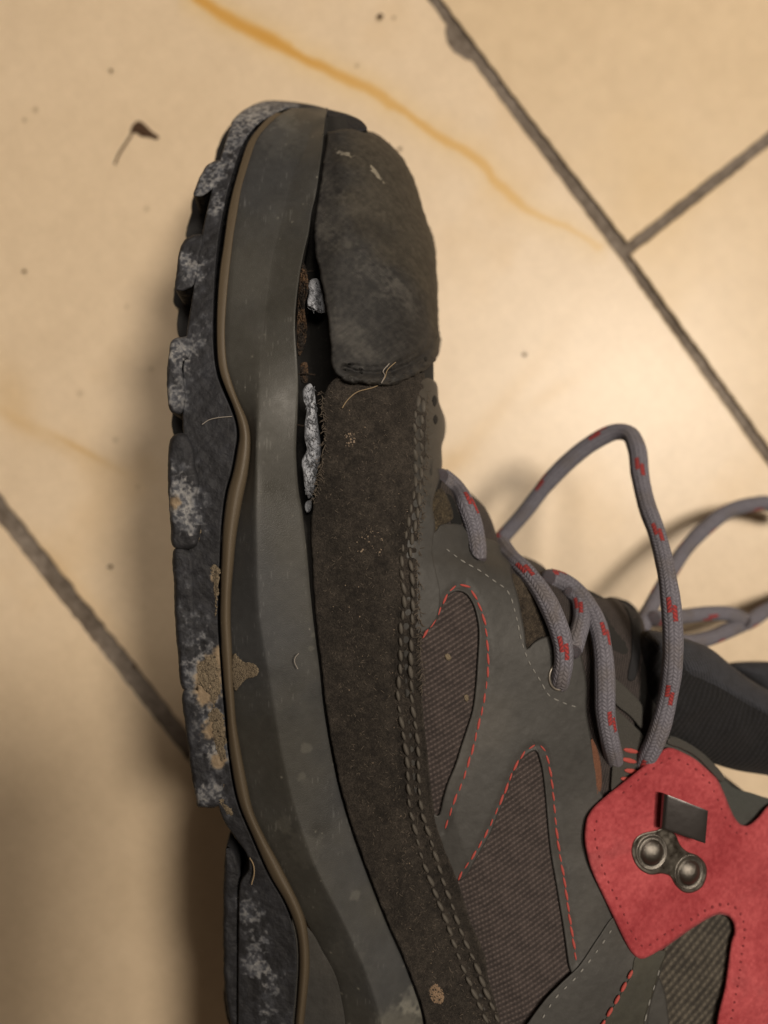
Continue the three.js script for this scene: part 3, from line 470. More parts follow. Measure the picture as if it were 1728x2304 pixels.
for (const [u, v, a, b] of [[789, 819, 7, 3], [780, 832, 9, 3], [812, 830, 5, 3], [813, 838, 5, 3], [958, 808, 4, 7], [985, 762, 4, 8]]) part('tear', pillow([[u - a, v - 1], [u, v - b], [u + a, v + 1], [u, v + b]], (x, y) => toeH(x, y) + 0.292, 0.012, 4, { L: 6, step: 3 }), holeMat, toe);

{ // loose fibres along the worn edges
  const r = rng(808), gs = [], strand = (u, v, H, L, ang, up) => { const pts = [0, 0.5, 1].map((t) => P(u + Math.cos(ang + t * (r() - .5)) * L * t, v + Math.sin(ang + t * (r() - .5)) * L * t, H(u, v) + up * t)); gs.push(new THREE.TubeGeometry(new THREE.CatmullRomCurve3(pts), 4, 0.00006 + r() * 0.00005, 4)); };
  const edges = [[[790, 858], [800, 860], [850, 860], [905, 850], [950, 826], [980, 790]], [[722, 880], [728, 938], [730, 1000], [719, 1060], [705, 1130]], [[960, 880], [961, 1000], [950, 1140], [942, 1210], [944, 1400], [952, 1560]]];
  edges.forEach((e, k) => { for (const [u, v, du, dv] of alongPath(e, 5)) for (let q = 0; q < (k ? 2 : r() < 0.4 ? 1 : 0); q++) strand(u + (r() - .5) * 6, v + (r() - .5) * 6, k ? suedeTop : (a, b) => Math.max(toeH(a, b) + 0.1, 5), 5 + r() * 9, Math.atan2(dv, du) + (r() - .5) * 3, 0.02 + r() * 0.08); });
  for (let i = 0; i < 700; i++) { const v = 870 + r() * 1450, a = midT(v) + 35, b = tabRow(v) + 20; strand(lerp(a, b, r()), v, suedeTop, 3 + r() * 5, r() * 6.28, 0.03); }
  const m = part('fuzz', mergeGeometries(gs), std({ color: new THREE.Color(0.11, 0.09, 0.07), roughness: 1 }), suede); m.userData.kind = 'stuff';
}

// what shows in the gap
const foam = (pts, down, rise = 0.14) => part('foam', pillow(pts, (u, v) => S(v) - down, rise, 14, { L: 3.4, step: 3.4, low: 0.5, wob: (u, v) => (fine(u / 170, v / 170) - 0.5) * 0.12 + (mid8(u / 190, v / 190) - .5) * .26 }), foamMat, boot, 'torn white foam showing in the gap');
foam([[694, 640], [700, 629], [714, 627], [724, 648], [730, 675], [735, 702], [717, 704], [703, 694], [691, 688], [695, 660]], 0.42);
foam([[681, 879], [690, 866], [699, 863], [707, 879], [711, 913], [716, 955], [722, 1000], [722, 1026], [714, 1062], [707, 1104], [695, 1122], [686, 1096], [681, 1060], [679, 1036], [690, 1012], [685, 986], [686, 950], [690, 920], [683, 901]], 0.26);
foam([[688, 1130], [701, 1124], [699, 1148], [691, 1154], [686, 1142]], 0.5, 0.08);
{ // fibres pulled out of the foam and glue threads across the gap
  const r = rng(99), gs = [];
  for (let i = 0; i < 150; i++) { const v = 868 + r() * 250, mid = lerp(694, 702, gauss(v - 1000, 80)), u = mid + (r() - .5) * 24, a = 1.2 + (r() - .5) * 1.6, L = 4 + r() * 9; gs.push(new THREE.TubeGeometry(new THREE.CatmullRomCurve3([0, .5, 1].map((t) => P(u + Math.cos(a + t * (r() - .5)) * L * t, v + Math.sin(a) * L * t, S(v) - 0.12 + 0.07 * t))), 4, 0.00008 + r() * 0.00008, 4)); }
  for (let i = 0; i < 26; i++) { const v = 640 + r() * 62, u = 696 + r() * 28, a = r() * 6.28; gs.push(new THREE.TubeGeometry(new THREE.CatmullRomCurve3([0, .5, 1].map((t) => P(u + Math.cos(a) * 7 * t, v + Math.sin(a + t) * 7 * t, S(v) - 0.26 + 0.08 * t))), 4, 0.0001, 4)); }
  const m = part('foam_fibre', mergeGeometries(gs), foamMat); m.userData.kind = 'stuff';
  const gt = []; for (const v of [612, 842, 955]) gt.push(new THREE.TubeGeometry(new THREE.CatmullRomCurve3([P(midT(v) - 2, v, S(v) - 0.1), P(midT(v) + 14, v + 6 * (r() - .5), S(v) - 0.3), P(midT(v) + 30 + r() * 18, v + 20 * (r() - .5), S(v) - 0.35)]), 12, 0.00012 + r() * 0.00012, 5));
  part('glue_thread', mergeGeometries(gt), glueMat).userData.kind = 'stuff';
}
part('glue_residue', pillow([[674, 585], [684, 592], [691, 615], [694, 648], [686, 690], [691, 745], [683, 786], [672, 802], [668, 770], [669, 700], [672, 640]], (u, v) => S(v) - 0.26, 0.1, 10, { L: 5, step: 4, low: 0.3, wob: (u, v) => (fine(u / 120, v / 120) - 0.5) * 0.3 }), glueMat, boot, 'brown crumbly glue along the torn midsole edge');
part('glue_residue', pillow([[676, 820], [690, 815], [694, 850], [690, 862], [678, 860]], (u, v) => S(v) - 0.4, 0.06, 8, { L: 5, step: 4, low: 0.3, wob: (u, v) => (fine(u / 120, v / 120) - 0.5) * 0.3 }), glueMat, boot);

// stitches of the overlay
stitches(red1, 30, overTop, threadRed, overlay, { len: 0.84, w: 0.034, hgt: 0.028, tilt: -0.08, jit: 0.25, seed: 5 });
stitches(red2, 28, overTop, threadRed, overlay, { len: 0.84, w: 0.034, hgt: 0.028, tilt: -0.08, jit: 0.25, seed: 6 });
const pale = [[1000, 1232], [1040, 1262], [1079, 1284], [1113, 1308], [1138, 1326], [1150, 1347], [1156, 1368], [1163, 1395], [1170, 1430], [1182, 1470], [1193, 1495], [1214, 1529], [1235, 1564], [1262, 1579], [1300, 1592]];
stitches(pale, 21, overTop, threadPale, overlay, { len: 0.6, w: 0.022, hgt: 0.02, seed: 7 });

// heel overlay: strap edge running to the lower left, olive part behind it
const heelOver = part('heel_overlay', panel([[1384, 2060], [1345, 2110], [1303, 2172], [1262, 2212], [1228, 2247], [1190, 2298], [1150, 2360], [1100, 2700, 1], [1470, 2700, 1], [1458, 2304], [1470, 2240], [1490, 2165], [1460, 2120], [1420, 2070]], (u, v) => overH(u, v) + 0.10, { t: 0.09, inset: 4 }), leatherMat, boot, 'grey strap overlay towards the heel');
part('heel_panel', panel([[1432, 2150], [1420, 2192], [1402, 2225], [1385, 2256], [1364, 2290], [1330, 2360], [1290, 2700, 1], [1440, 2700, 1], [1450, 2304], [1468, 2240], [1486, 2180], [1498, 2140]], (u, v) => overH(u, v) + 0.17, { t: 0.06, inset: 4 }), oliveMat, heelOver, 'olive leather panel with red stitching');
const heelTop = (u, v) => overH(u, v) + 0.2;
stitches([[1380, 2085], [1350, 2130], [1318, 2172], [1290, 2205], [1250, 2245], [1215, 2300], [1190, 2345]], 26, heelTop, threadPale, heelOver, { len: 0.4, w: 0.025, hgt: 0.02, seed: 9 });
stitches([[1425, 2178], [1404, 2218], [1386, 2252], [1367, 2284], [1348, 2318]], 34, (u, v) => heelTop(u, v) + 0.04, threadRed, heelOver, { len: 0.7, w: 0.05, hgt: 0.045, seed: 10 });
stitches([[1486, 2172], [1475, 2210], [1462, 2250], [1450, 2300], [1440, 2340]], 32, (u, v) => heelTop(u, v) + 0.04, threadPale, heelOver, { len: 0.5, w: 0.025, hgt: 0.02, seed: 12 });

part('dirt_patch', pillow([[1000, 1474], [1008, 1470], [1016, 1480], [1010, 1487], [1002, 1483]], (u, v) => meshH(u, v) + 0.03, 0.05, 5, { L: 4, step: 3 }), mudMat, boot);
part('dirt_patch', pillow([[1044, 1565], [1051, 1562], [1056, 1572], [1050, 1580], [1045, 1574]], (u, v) => meshH(u, v) + 0.03, 0.05, 5, { L: 4, step: 3 }), mudMat, boot);

// red leather
const redPts = [[1341, 1811], [1362, 1792], [1391, 1769], [1450, 1722], [1490, 1688], [1507, 1682], [1530, 1690], [1564, 1708], [1592, 1732], [1614, 1754], [1628, 1782], [1640, 1812], [1652, 1838], [1666, 1855], [1680, 1858], [1692, 1852], [1707, 1838], [1730, 1812], [1800, 1780], [1880, 1850], [1900, 2100], [1900, 2700, 1], [1585, 2700, 1], [1612, 2304], [1631, 2217], [1644, 2124], [1652, 2096], [1648, 2074], [1635, 2061], [1611, 2059], [1555, 2091], [1496, 2133], [1466, 2152], [1446, 2160], [1434, 2157], [1416, 2138], [1378, 2061], [1332, 1962], [1319, 1915], [1315, 1885], [1319, 1845], [1328, 1826]];
const redH = (u, v) => U(u, v) + 0.15 - 0.10 * gauss(u - 1672 - (v - 1990) * 0.25, 22) * smooth(1900, 1980, v) * (1 - smooth(2010, 2110, v)) + 0.05 * gauss(u - 1705, 20) - 0.05 * gauss(Math.hypot(u - 1508, (v - 1938) * 1.1), 62) + 0.04 * Math.sin(u / 31 + v / 47) + (mid8(u / 1600, v / 1600) - .5) * .08;
const red = part('collar_patch', panel(redPts, redH, { t: 0.20, inset: 10, L: 14 }), redMat, boot, 'red nubuck leather patch carrying the lace hook');
const redTop = (u, v) => redH(u, v) + 0.2;
const so = { len: 0.34, w: 0.045, hgt: 0.02 };
stitches([[1548, 2074], [1575, 2056], [1602, 2041], [1638, 2034], [1662, 2050], [1674, 2080], [1675, 2105], [1669, 2147], [1662, 2207], [1653, 2252], [1644, 2300]], 18, redTop, threadDark, red, so);
stitches([[1345, 1838], [1338, 1870], [1343, 1905], [1361, 1966], [1394, 2035], [1433, 2116], [1451, 2130], [1490, 2106], [1540, 2077]], 20, redTop, threadDark, red, { ...so, w: 0.03 });
stitches([[1395, 1790], [1430, 1760], [1475, 1726], [1508, 1706], [1552, 1722], [1590, 1752], [1612, 1792], [1630, 1835], [1655, 1872], [1690, 1876]], 22, redTop, threadDark, red, { ...so, w: 0.03, len: 0.3 });

// lace hook: riveted plate and a bent hook
const hookTilt = (u, v) => redTop(u, v);
const plate = part('lace_hook', panel([[1477, 1868], [1496, 1862], [1520, 1878], [1530, 1900], [1545, 1915], [1570, 1925], [1588, 1945], [1590, 1970], [1580, 1995], [1560, 2008], [1540, 2008], [1520, 1992], [1508, 1972], [1490, 1966], [1462, 1968], [1436, 1952], [1422, 1922], [1426, 1893], [1444, 1876]], (u, v) => hookTilt(u, v), { t: 0.05, inset: 3, sink: 0.05 }), metal, boot, 'dark metal lace hook with two rivets');
for (const [u, v] of [[1466, 1917], [1550, 1962]]) {
  const g = new THREE.LatheGeometry([[0, 0.19], [0.1, 0.183], [0.2, 0.155], [0.29, 0.105], [0.345, 0.05], [0.365, 0.012], [0.40, 0.006], [0.455, 0.02], [0.48, 0.032], [0.505, 0.022], [0.515, -0.01]].map(([x, y]) => new THREE.Vector2(x / 100, y / 100)), 32);
  const n = surfNormal(hookTilt, u, v), q = new THREE.Quaternion().setFromUnitVectors(new THREE.Vector3(0, 1, 0), n), p = P(u, v, hookTilt(u, v) + 0.05);
  g.applyQuaternion(q); g.translate(p.x, p.y, p.z); part('rivet', g, rivetMetal, plate);
}
{
  // a strip that rises from the plate and folds over: three plates with thickness
  const A = (u, v, up) => P(u, v, hookTilt(1500, 1860) + up);
  const strip = (a, b, c, d, th) => { const f = [a, b, c, d], n = new THREE.Vector3().crossVectors(b.clone().sub(a), d.clone().sub(a)).normalize().multiplyScalar(th / 100), lo = f.map((p) => p.clone().sub(n)); const pos = [], idx = [], uv = []; for (const p of [...f, ...lo]) { pos.push(p.x, p.y, p.z); uv.push(p.x, p.z); } idx.push(0, 1, 2, 0, 2, 3, 4, 6, 5, 4, 7, 6); for (let i = 0; i < 4; i++) { const j = (i + 1) % 4; idx.push(i, i + 4, j, j, i + 4, j + 4); } const g = geo(pos, null, uv, idx).toNonIndexed(); g.computeVertexNormals(); return g; };
  const rows = []; // profile swept across the strip width: riser, bend, roof
  const prof = [[-1, 0.03], [-1, 0.22], [-0.97, 0.33], [-0.86, 0.40], [-0.7, 0.43], [0.2, 0.46], [0.7, 0.44], [0.9, 0.40]];
  const c0 = [1489, 1783], c1 = [1484, 1862];                 // ends of the fold line
  const far0 = [1593, 1824], far1 = [1587, 1898];
  const make = (off) => prof.map(([t, up]) => { const k = (t + 1) / 1.9; return [0, 0.07, 0.5, 0.93, 1].map((w, j) => { const a = [lerp(c0[0], c1[0], w), lerp(c0[1], c1[1], w)], b = [lerp(far0[0], far1[0], w), lerp(far0[1], far1[1], w)], e = (j === 0 || j === 4) ? -0.012 : 0; return P(lerp(a[0], b[0], k), lerp(a[1], b[1], k), hookTilt(1500, 1860) + up + off + e); }); });
  const topS = make(0.03), lowS = make(-0.03);
  const gs = [grid(topS), grid(lowS.map((r) => [...r].reverse()))];
  const rim = (a, b) => gs.push(grid(a.map((p, i) => [p, b[i]])));
  rim(topS.map((r) => r[0]), lowS.map((r) => r[0])); rim(topS.map((r) => r[4]), lowS.map((r) => r[4])); rim(topS[0], lowS[0]); rim(topS[topS.length - 1], lowS[lowS.length - 1]);
  part('hook', mergeGeometries(gs), hookMetal, plate);
}

// ---------------------------------------------------------------- tongue, padding, collar
const tongueH = (u, v) => U(u, v) - 0.20 + (mid8(u / 1200, v / 1200) - 0.5) * 0.16 + 0.075 * Math.sin((u * 0.7 - v * 0.7) / 26) * smooth(1150, 1250, u);
const tongue = part('tongue', panel([[985, 1110], [999, 1070], [1018, 1078], [1040, 1096], [1066, 1116], [1090, 1140], [1106, 1170], [1116, 1200], [1128, 1232], [1150, 1250], [1181, 1253], [1219, 1271], [1244, 1296], [1273, 1301], [1324, 1334], [1350, 1346], [1376, 1343], [1396, 1347], [1421, 1364], [1446, 1394], [1452, 1440], [1450, 1500], [1440, 1560], [1425, 1640], [1410, 1700], [1392, 1760], [1350, 1800], [1300, 1750], [1270, 1600], [1200, 1500], [1150, 1350], [1120, 1260], [1040, 1220], [1000, 1190]], tongueH, { t: 0.12, inset: 8, L: 10 }), tongueFabric, boot, 'grey brown fabric tongue under the laces');
part('throat_patch', panel([[1150, 1290], [1172, 1300], [1200, 1340], [1225, 1390], [1238, 1428], [1212, 1436], [1190, 1456], [1184, 1462], [1172, 1400], [1160, 1340]], (u, v) => U(u, v) + 0.0, { t: 0.08, inset: 4 }), phys({ map: suedeMap, color: new THREE.Color(1.5, 1.4, 1.2), roughness: 1, bumpMap: grainTex, bumpScale: 0.0004 }), tongue, 'tan suede patch between the eyelet tabs');
part('tongue_band', panel([[1395, 1350], [1412, 1352], [1436, 1376], [1444, 1420], [1440, 1480], [1428, 1530], [1412, 1530], [1420, 1470], [1420, 1410], [1410, 1376]], (u, v) => tongueH(u, v) + 0.1, { t: 0.08, inset: 5 }), std({ color: new THREE.Color(0.012, 0.012, 0.014), roughness: 0.9 }), tongue, 'black binding across the tongue');
const padHc = (u, v) => lerp(7.4, 6.4, smooth(1440, 1728, u));
const padding = part('tongue_padding', pillow([[1436, 1450], [1452, 1420], [1480, 1420], [1538, 1435], [1598, 1459], [1641, 1493], [1690, 1530], [1760, 1570], [1840, 1620], [1860, 1700], [1800, 1760], [1728, 1745], [1660, 1734], [1608, 1719], [1550, 1696], [1501, 1672], [1460, 1620], [1438, 1540]], padHc, 1.15, 95, { L: 9, low: 1.6, wob: (u, v) => 0.07 * Math.sin((u * .5 + v * 1.2) / 17) + (mid8(u / 700, v / 700) - .5) * .35 }), blackMesh, boot, 'black mesh padding at the top of the tongue');
const padTop = (u, v) => { return padHc(u, v) + 1.15; };
part('tongue_facing', pillow([[1446, 1440], [1456, 1421], [1480, 1421], [1538, 1436], [1598, 1460], [1641, 1494], [1690, 1531], [1760, 1572], [1830, 1630], [1790, 1690], [1728, 1648], [1653, 1606], [1593, 1574], [1533, 1557], [1500, 1520], [1462, 1480]], (u, v) => padHc(u, v) + 0.14, 1.14, 90, { L: 9, low: 0.3, wob: (u, v) => 0.07 * Math.sin((u * .5 + v * 1.2) / 17) + (mid8(u / 700, v / 700) - .5) * .35 }), slateFabric, padding, 'slate grey fabric along the upper side of the tongue');
part('tongue_facing', pillow([[1636, 1496], [1660, 1489], [1740, 1489], [1820, 1500], [1820, 1620], [1740, 1580], [1690, 1540]], 4.2, 0.7, 40, { L: 14 }), slateFabric, padding, 'slate grey lower fold of the tongue');
// gusset webbing and collar tape
const tape = (name, pts, H, mat, label, parent = boot, t = 0.08) => part(name, panel(pts, H, { t, inset: 4 }), mat, parent, label);
tape('gusset_webbing', [[1374, 1524], [1392, 1532], [1418, 1556], [1444, 1586], [1446, 1612], [1444, 1640], [1418, 1612], [1390, 1590], [1376, 1572]], (u, v) => tongueH(u, v) + 0.16, collarMat, 'brown grey webbing folded beside the lace', tongue);
tape('gusset_webbing', [[1374, 1588], [1396, 1604], [1428, 1634], [1450, 1662], [1440, 1690], [1432, 1740], [1412, 1770], [1378, 1790], [1376, 1740], [1382, 1690], [1380, 1640]], (u, v) => tongueH(u, v) + 0.2, collarMat, undefined, tongue);
tape('throat_lining', [[1330, 1660], [1342, 1680], [1352, 1720], [1354, 1770], [1345, 1792], [1338, 1740]], (u, v) => U(u, v) + 0.04, std({ color: new THREE.Color(0.16, 0.07, 0.04), roughness: 1, bumpMap: grainTex, bumpScale: 0.0004 }), 'rust brown lining beside the overlay edge', tongue);
const colH = (u, v) => U(u, v) - 0.05;
const collar = tape('collar_lining', [[1488, 1668], [1506, 1655], [1540, 1668], [1580, 1694], [1608, 1722], [1630, 1752], [1652, 1772], [1690, 1784], [1735, 1797], [1800, 1800], [1810, 1850], [1728, 1850], [1690, 1880], [1650, 1880], [1600, 1790], [1540, 1730], [1480, 1710]], colH, std({ color: new THREE.Color(0.05, 0.053, 0.048), roughness: 0.95, bumpMap: grainBig, bumpScale: 0.0008 }), 'dark grey fabric lining of the collar');
tape('collar_tape', [[1500, 1672], [1508, 1657], [1540, 1667], [1580, 1693], [1606, 1718], [1632, 1752], [1622, 1760], [1598, 1736], [1566, 1704], [1534, 1686]], (u, v) => colH(u, v) + 0.09, collarMat, 'brown grey tape along the collar edge', collar);
{ // red bar tack beside the lace
  const bars = [[[1404, 1686], [1434, 1692]], [[1403, 1708], [1428, 1714]], [[1402, 1732], [1440, 1738]], [[1400, 1752], [1425, 1756]]];
  for (const [a, b] of bars) stitches([a, b], 40, (u, v) => tongueH(u, v) + 0.3, threadRed, tongue, { len: 0.85, w: 0.07, hgt: 0.03, name: 'bar_tack' });
}

// eyelets
function ring(u, v, ru, rv, H, name, mat, parent, tube = 0.035, tilt = 0) {
  const pts = []; for (let i = 0; i < 40; i++) { const a = i / 40 * 2 * Math.PI, x = Math.cos(a) * ru, y = Math.sin(a) * rv, uu = u + x * Math.cos(tilt) - y * Math.sin(tilt), vv = v + x * Math.sin(tilt) + y * Math.cos(tilt); pts.push(P(uu, vv, H(uu, vv) + 0.01)); }
  return part(name, new THREE.TubeGeometry(new THREE.CatmullRomCurve3(pts, true), 60, tube / 100, 8, true), mat, parent);
}
const eye = (u, v, ru, rv, H, tilt) => { const q = []; for (let i = 0; i < 16; i++) { const a = i / 16 * 2 * Math.PI, x = Math.cos(a) * ru, y = Math.sin(a) * rv; q.push([u + x * Math.cos(tilt) - y * Math.sin(tilt), v + x * Math.sin(tilt) + y * Math.cos(tilt)]); } return pillow(q, H, 0.012, 10, { L: 10 }); };
part('eyelet_hole', eye(1259, 1522, 19, 25, (u, v) => overTop(u, v) - 0.004, 0.15), holeMat, overlay);
ring(1259, 1522, 23, 30, overTop, 'eyelet', std({ color: new THREE.Color(0.32, 0.29, 0.25), metalness: 0.9, roughness: 0.45 }), overlay, 0.04, 0.15);
part('eyelet_hole', eye(1072, 1234, 17, 28, (u, v) => overTop(u, v) - 0.004, -0.3), holeMat, overlay);
part('tongue_slit', pillow([[1004, 1110], [1018, 1118], [1030, 1150], [1040, 1178], [1018, 1180], [1008, 1150]], (u, v) => tongueH(u, v) + 0.13, 0.01, 8, { L: 8 }), holeMat, tongue);
part('throat_gap', pillow([[1196, 1330], [1212, 1345], [1234, 1400], [1242, 1430], [1232, 1434], [1216, 1390]], (u, v) => U(u, v) + 0.09, 0.01, 8, { L: 8 }), holeMat, tongue);

// ---------------------------------------------------------------- laces
const LR = 0.27, braid = (x, y) => { // strands crossing in a herring-bone, period 1 (four stitches long, eight round)
  const a = x * 22, b = y * 12, col = Math.floor(b), f = b - col, d = a + (col % 2 ? f : -f) * 0.9, g = d - Math.floor(d);
  return Math.pow(Math.sin(Math.PI * g), 0.6) * Math.pow(Math.sin(Math.PI * f), 0.5);
};
const laceMap = tex(512, 256, (x, y) => {
  const k = braid(x, y), n = fine(x, y), col = Math.floor(y * 12); let c = mix3([84, 82, 90], [128, 126, 136], clamp(k * 0.6 + (n - 0.5) * 0.9 + .2)); const dirt = smooth(.5, .75, cloud(x, y)) * .35; c = mix3(c, [96, 86, 76], dirt);
  const hit = (col === 1 && x > 0.08 && x < 0.25) || (col === 2 && x > 0.17 && x < 0.35) || (col === 7 && x > 0.55 && x < 0.73) || (col === 8 && x > 0.64 && x < 0.81);
  if (hit) c = mix3(c, mix3([104, 26, 26], [168, 50, 48], clamp(k + (n - .5) * .4)), smooth(.2, .5, k * .6 + n * .5) * .9); return c;
}, { size: [0.024, 0.017] });
const laceMat = phys({ map: laceMap, roughness: 0.85, bumpMap: tex(512, 256, braid, { size: [0.024, 0.017], srgb: false }), bumpScale: 0.00022, sheen: 0.15 });
function lace(pts, { r = LR, spin = 0, label, parent = boot, flat = 1 } = {}) {
  const c = new THREE.CatmullRomCurve3(pts.map(([u, v, h]) => P(u, v, h)), false, 'centripetal'), len = c.getLength(), seg = Math.max(24, Math.round(len / 0.0012)), g = new THREE.TubeGeometry(c, seg, r / 100, 20, false), uv = g.attributes.uv;
  for (let i = 0; i < uv.count; i++) uv.setXY(i, uv.getX(i) * len + spin, uv.getY(i) * 0.017);
  { // a soft cord: a little flat, of uneven thickness
    const q = g.attributes.position, V = new THREE.Vector3(), o = pts[0][0] * 0.37;
    for (let i = 0; i <= seg; i++) { const c0 = c.getPointAt(i / seg), L = i / seg * len * 1000, k = 1.03 + (mid8(L / 90 + o, .3) - .5) * .28, fl = 0.82 + (mid8(L / 140 + o, .7) - .5) * .3; for (let j = 0; j <= 20; j++) { V.fromBufferAttribute(q, i * 21 + j).sub(c0); q.setXYZ(i * 21 + j, c0.x + V.x * k, c0.y + V.y * k * fl, c0.z + V.z * k); } }
    g.computeVertexNormals();
  }
  const cap = (t) => { const s = new THREE.SphereGeometry(r / 100, 14, 10), p = c.getPointAt(t); s.translate(p.x, p.y, p.z); return s; };
  return part('shoelace', mergeGeometries([g, cap(0), cap(1)]), laceMat, parent, label);
}
const TU = (u, v, d) => [u, v, U(u, v) + d];
lace([[1108, 1236, 4.2], [1130, 1210, 4.3], [1181, 1152, 4.6], [1231, 1088, 4.9], [1282, 1036, 5.2], [1337, 994, 5.5], [1385, 972, 5.8], [1416, 977, 6.1], [1433, 1010, 6.4], [1440, 1069, 6.8], [1455, 1136, 7.3], [1478, 1200, 7.9], [1496, 1271, 8.5], [1508, 1345, 9.0], [1514, 1427, 9.2], [1513, 1490, 9.2], [1504, 1560, 9.0], [1489, 1625, U(1489, 1625) + 0.7], TU(1472, 1672, 0.42), TU(1454, 1708, 0.1), TU(1440, 1742, -0.4)], { label: 'long lace loop standing up beside the tongue' });
lace([[1790, 1150, 1.6], [1728, 1133, 1.7], [1700, 1134, 1.9], [1640, 1150, 2.2], [1585, 1190, 2.6], [1535, 1245, 3.1], [1496, 1310, 3.8], [1462, 1372, 4.6], [1440, 1420, 5.2]], { label: 'slack lace running off to the right', spin: 0.01 });
lace([[1470, 1392, 5.0], [1530, 1388, 4.4], [1590, 1381, 3.9], [1634, 1381, 3.6], [1660, 1388, 3.5], [1672, 1396, 3.4]], { label: 'lace of the loosened bow', spin: 0.004 });
lace([[1820, 1330, 1.2], [1760, 1356, 1.6], [1720, 1376, 2.2], [1685, 1398, 2.9], [1640, 1418, 3.8], [1596, 1436, 4.6], [1545, 1446, 5.4], [1490, 1440, 6.0]], { spin: 0.015 });
lace([TU(994, 1074, -0.1), TU(1006, 1082, 0.12), TU(1029, 1104, 0.3), TU(1050, 1140, 0.42), TU(1064, 1176, 0.42), TU(1072, 1212, 0.38), TU(1075, 1240, 0.25), TU(1074, 1256, -0.1)], { spin: 0.013, label: 'short dusty lace entering the front eyelet' });
lace([TU(1128, 1226, -0.3), TU(1147, 1254, 0.2), TU(1189, 1294, 0.35), TU(1223, 1340, 0.45), TU(1251, 1398, 0.5), TU(1266, 1448, 0.48), TU(1268, 1490, 0.4), TU(1262, 1522, 0.22), TU(1258, 1540, -0.1)], { spin: 0.019, label: 'lace entering the metal eyelet' });
lace([TU(1236, 1300, 0.05), TU(1258, 1306, 0.25), TU(1290, 1326, 0.32), TU(1324, 1366, 0.4), TU(1345, 1410, 0.45), TU(1357, 1469, 0.5), TU(1361, 1533, 0.52), TU(1362, 1605, 0.45), TU(1371, 1660, 0.34), TU(1380, 1700, 0.0), TU(1386, 1730, -0.5)], { spin: 0.004, label: 'lace running down the edge of the tongue' });
lace([TU(1284, 1330, 0.1), TU(1303, 1350, 0.2), TU(1309, 1385, 0.22), TU(1301, 1425, 0.22), TU(1288, 1462, 0.1)], { spin: 0.009 });

// ---------------------------------------------------------------- floor: tiles over a bed of grout
const bed = new THREE.Mesh(new THREE.BoxGeometry(1.6, 0.02, 1.6), std({ map: tex(512, 512, (x, y) => { const n = mid8(x, y), f = fine(x, y), g = big4(x * 2, y * 2), k = (n - .5) * 44 + (f - .5) * 44 + (g - .5) * 40; return [114 + k, 104 + k, 94 + k]; }, { size: [0.12, 0.12] }), roughness: 0.95, bumpMap: grainBig, bumpScale: 0.0006 }));
bed.name = 'floor'; bed.position.set(0, -0.0116, 0); bed.receiveShadow = true; bed.userData = { kind: 'structure', label: 'grey brown grout joints under the tiled floor' };
{ const p = bed.geometry.attributes.position, uv = bed.geometry.attributes.uv; for (let i = 0; i < p.count; i++) uv.setXY(i, p.getX(i), p.getZ(i)); }
scene.add(bed);
const fx = (u) => (u - CX) / FPX * CAM_H / 100, fz = (v) => (v - CY) / FPX * CAM_H / 100;
const VEIN = [[440, -10, 15], [500, 28, 17], [560, 60, 19], [620, 90, 20], [645, 102, 17], [680, 130, 13], [740, 160, 14], [790, 185, 16], [830, 200, 14], [880, 240, 12], [935, 275, 11], [1000, 315, 13], [1060, 350, 14], [1085, 368, 13], [1110, 405, 12], [1150, 445, 13], [1180, 470, 13], [1215, 490, 10], [1265, 508, 9], [1310, 535, 9], [1340, 556, 12]];
const lineDist = (u, v) => { let best = 1e9, w = 1, at = 0; for (let i = 0; i + 1 < VEIN.length; i++) { const [a, b, r0] = VEIN[i], [c, d, r1] = VEIN[i + 1], dx = c - a, dy = d - b, t = clamp(((u - a) * dx + (v - b) * dy) / (dx * dx + dy * dy)), q = Math.hypot(u - a - dx * t, v - b - dy * t); if (q < best) { best = q; w = lerp(r0, r1, t); at = (i + t) / VEIN.length; } } return [best, w, at]; };
const FLOOR = { origin: [-0.2, -0.24], size: [0.4, 0.48], clampEdge: true };
const spotR = rng(71), spots = [...Array(4)].map(() => [spotR() * 1728, spotR() * 2304, 1.5 + spotR() * 3, 8 + spotR() * 26]).concat([[250, 160, 5, 60], [80, 247, 6, 45], [55, 270, 4, 60], [852, 42, 6, 70], [886, 40, 4, 60], [803, 148, 4, 50], [900, 335, 5, 45], [330, 470, 6, 30], [55, 611, 5, 70], [1180, 798, 5, 90], [285, 690, 4, 40], [180, 885, 7, 30], [340, 830, 4, 40], [260, 990, 5, 40], [310, 1095, 4, 30]]);
const streaks = [[60, 960, 110, 10, .55, 9], [180, 1010, 60, 6, .5, 18], [1240, 885, 50, 12, -.55, 8], [1100, 950, 160, 16, -.9, 8], [1010, 1040, 40, 20, -.4, 12], [30, 900, 60, 30, 1.2, 10], [130, 1290, 140, 18, .8, 8], [1330, 1150, 60, 40, .8, 6]];
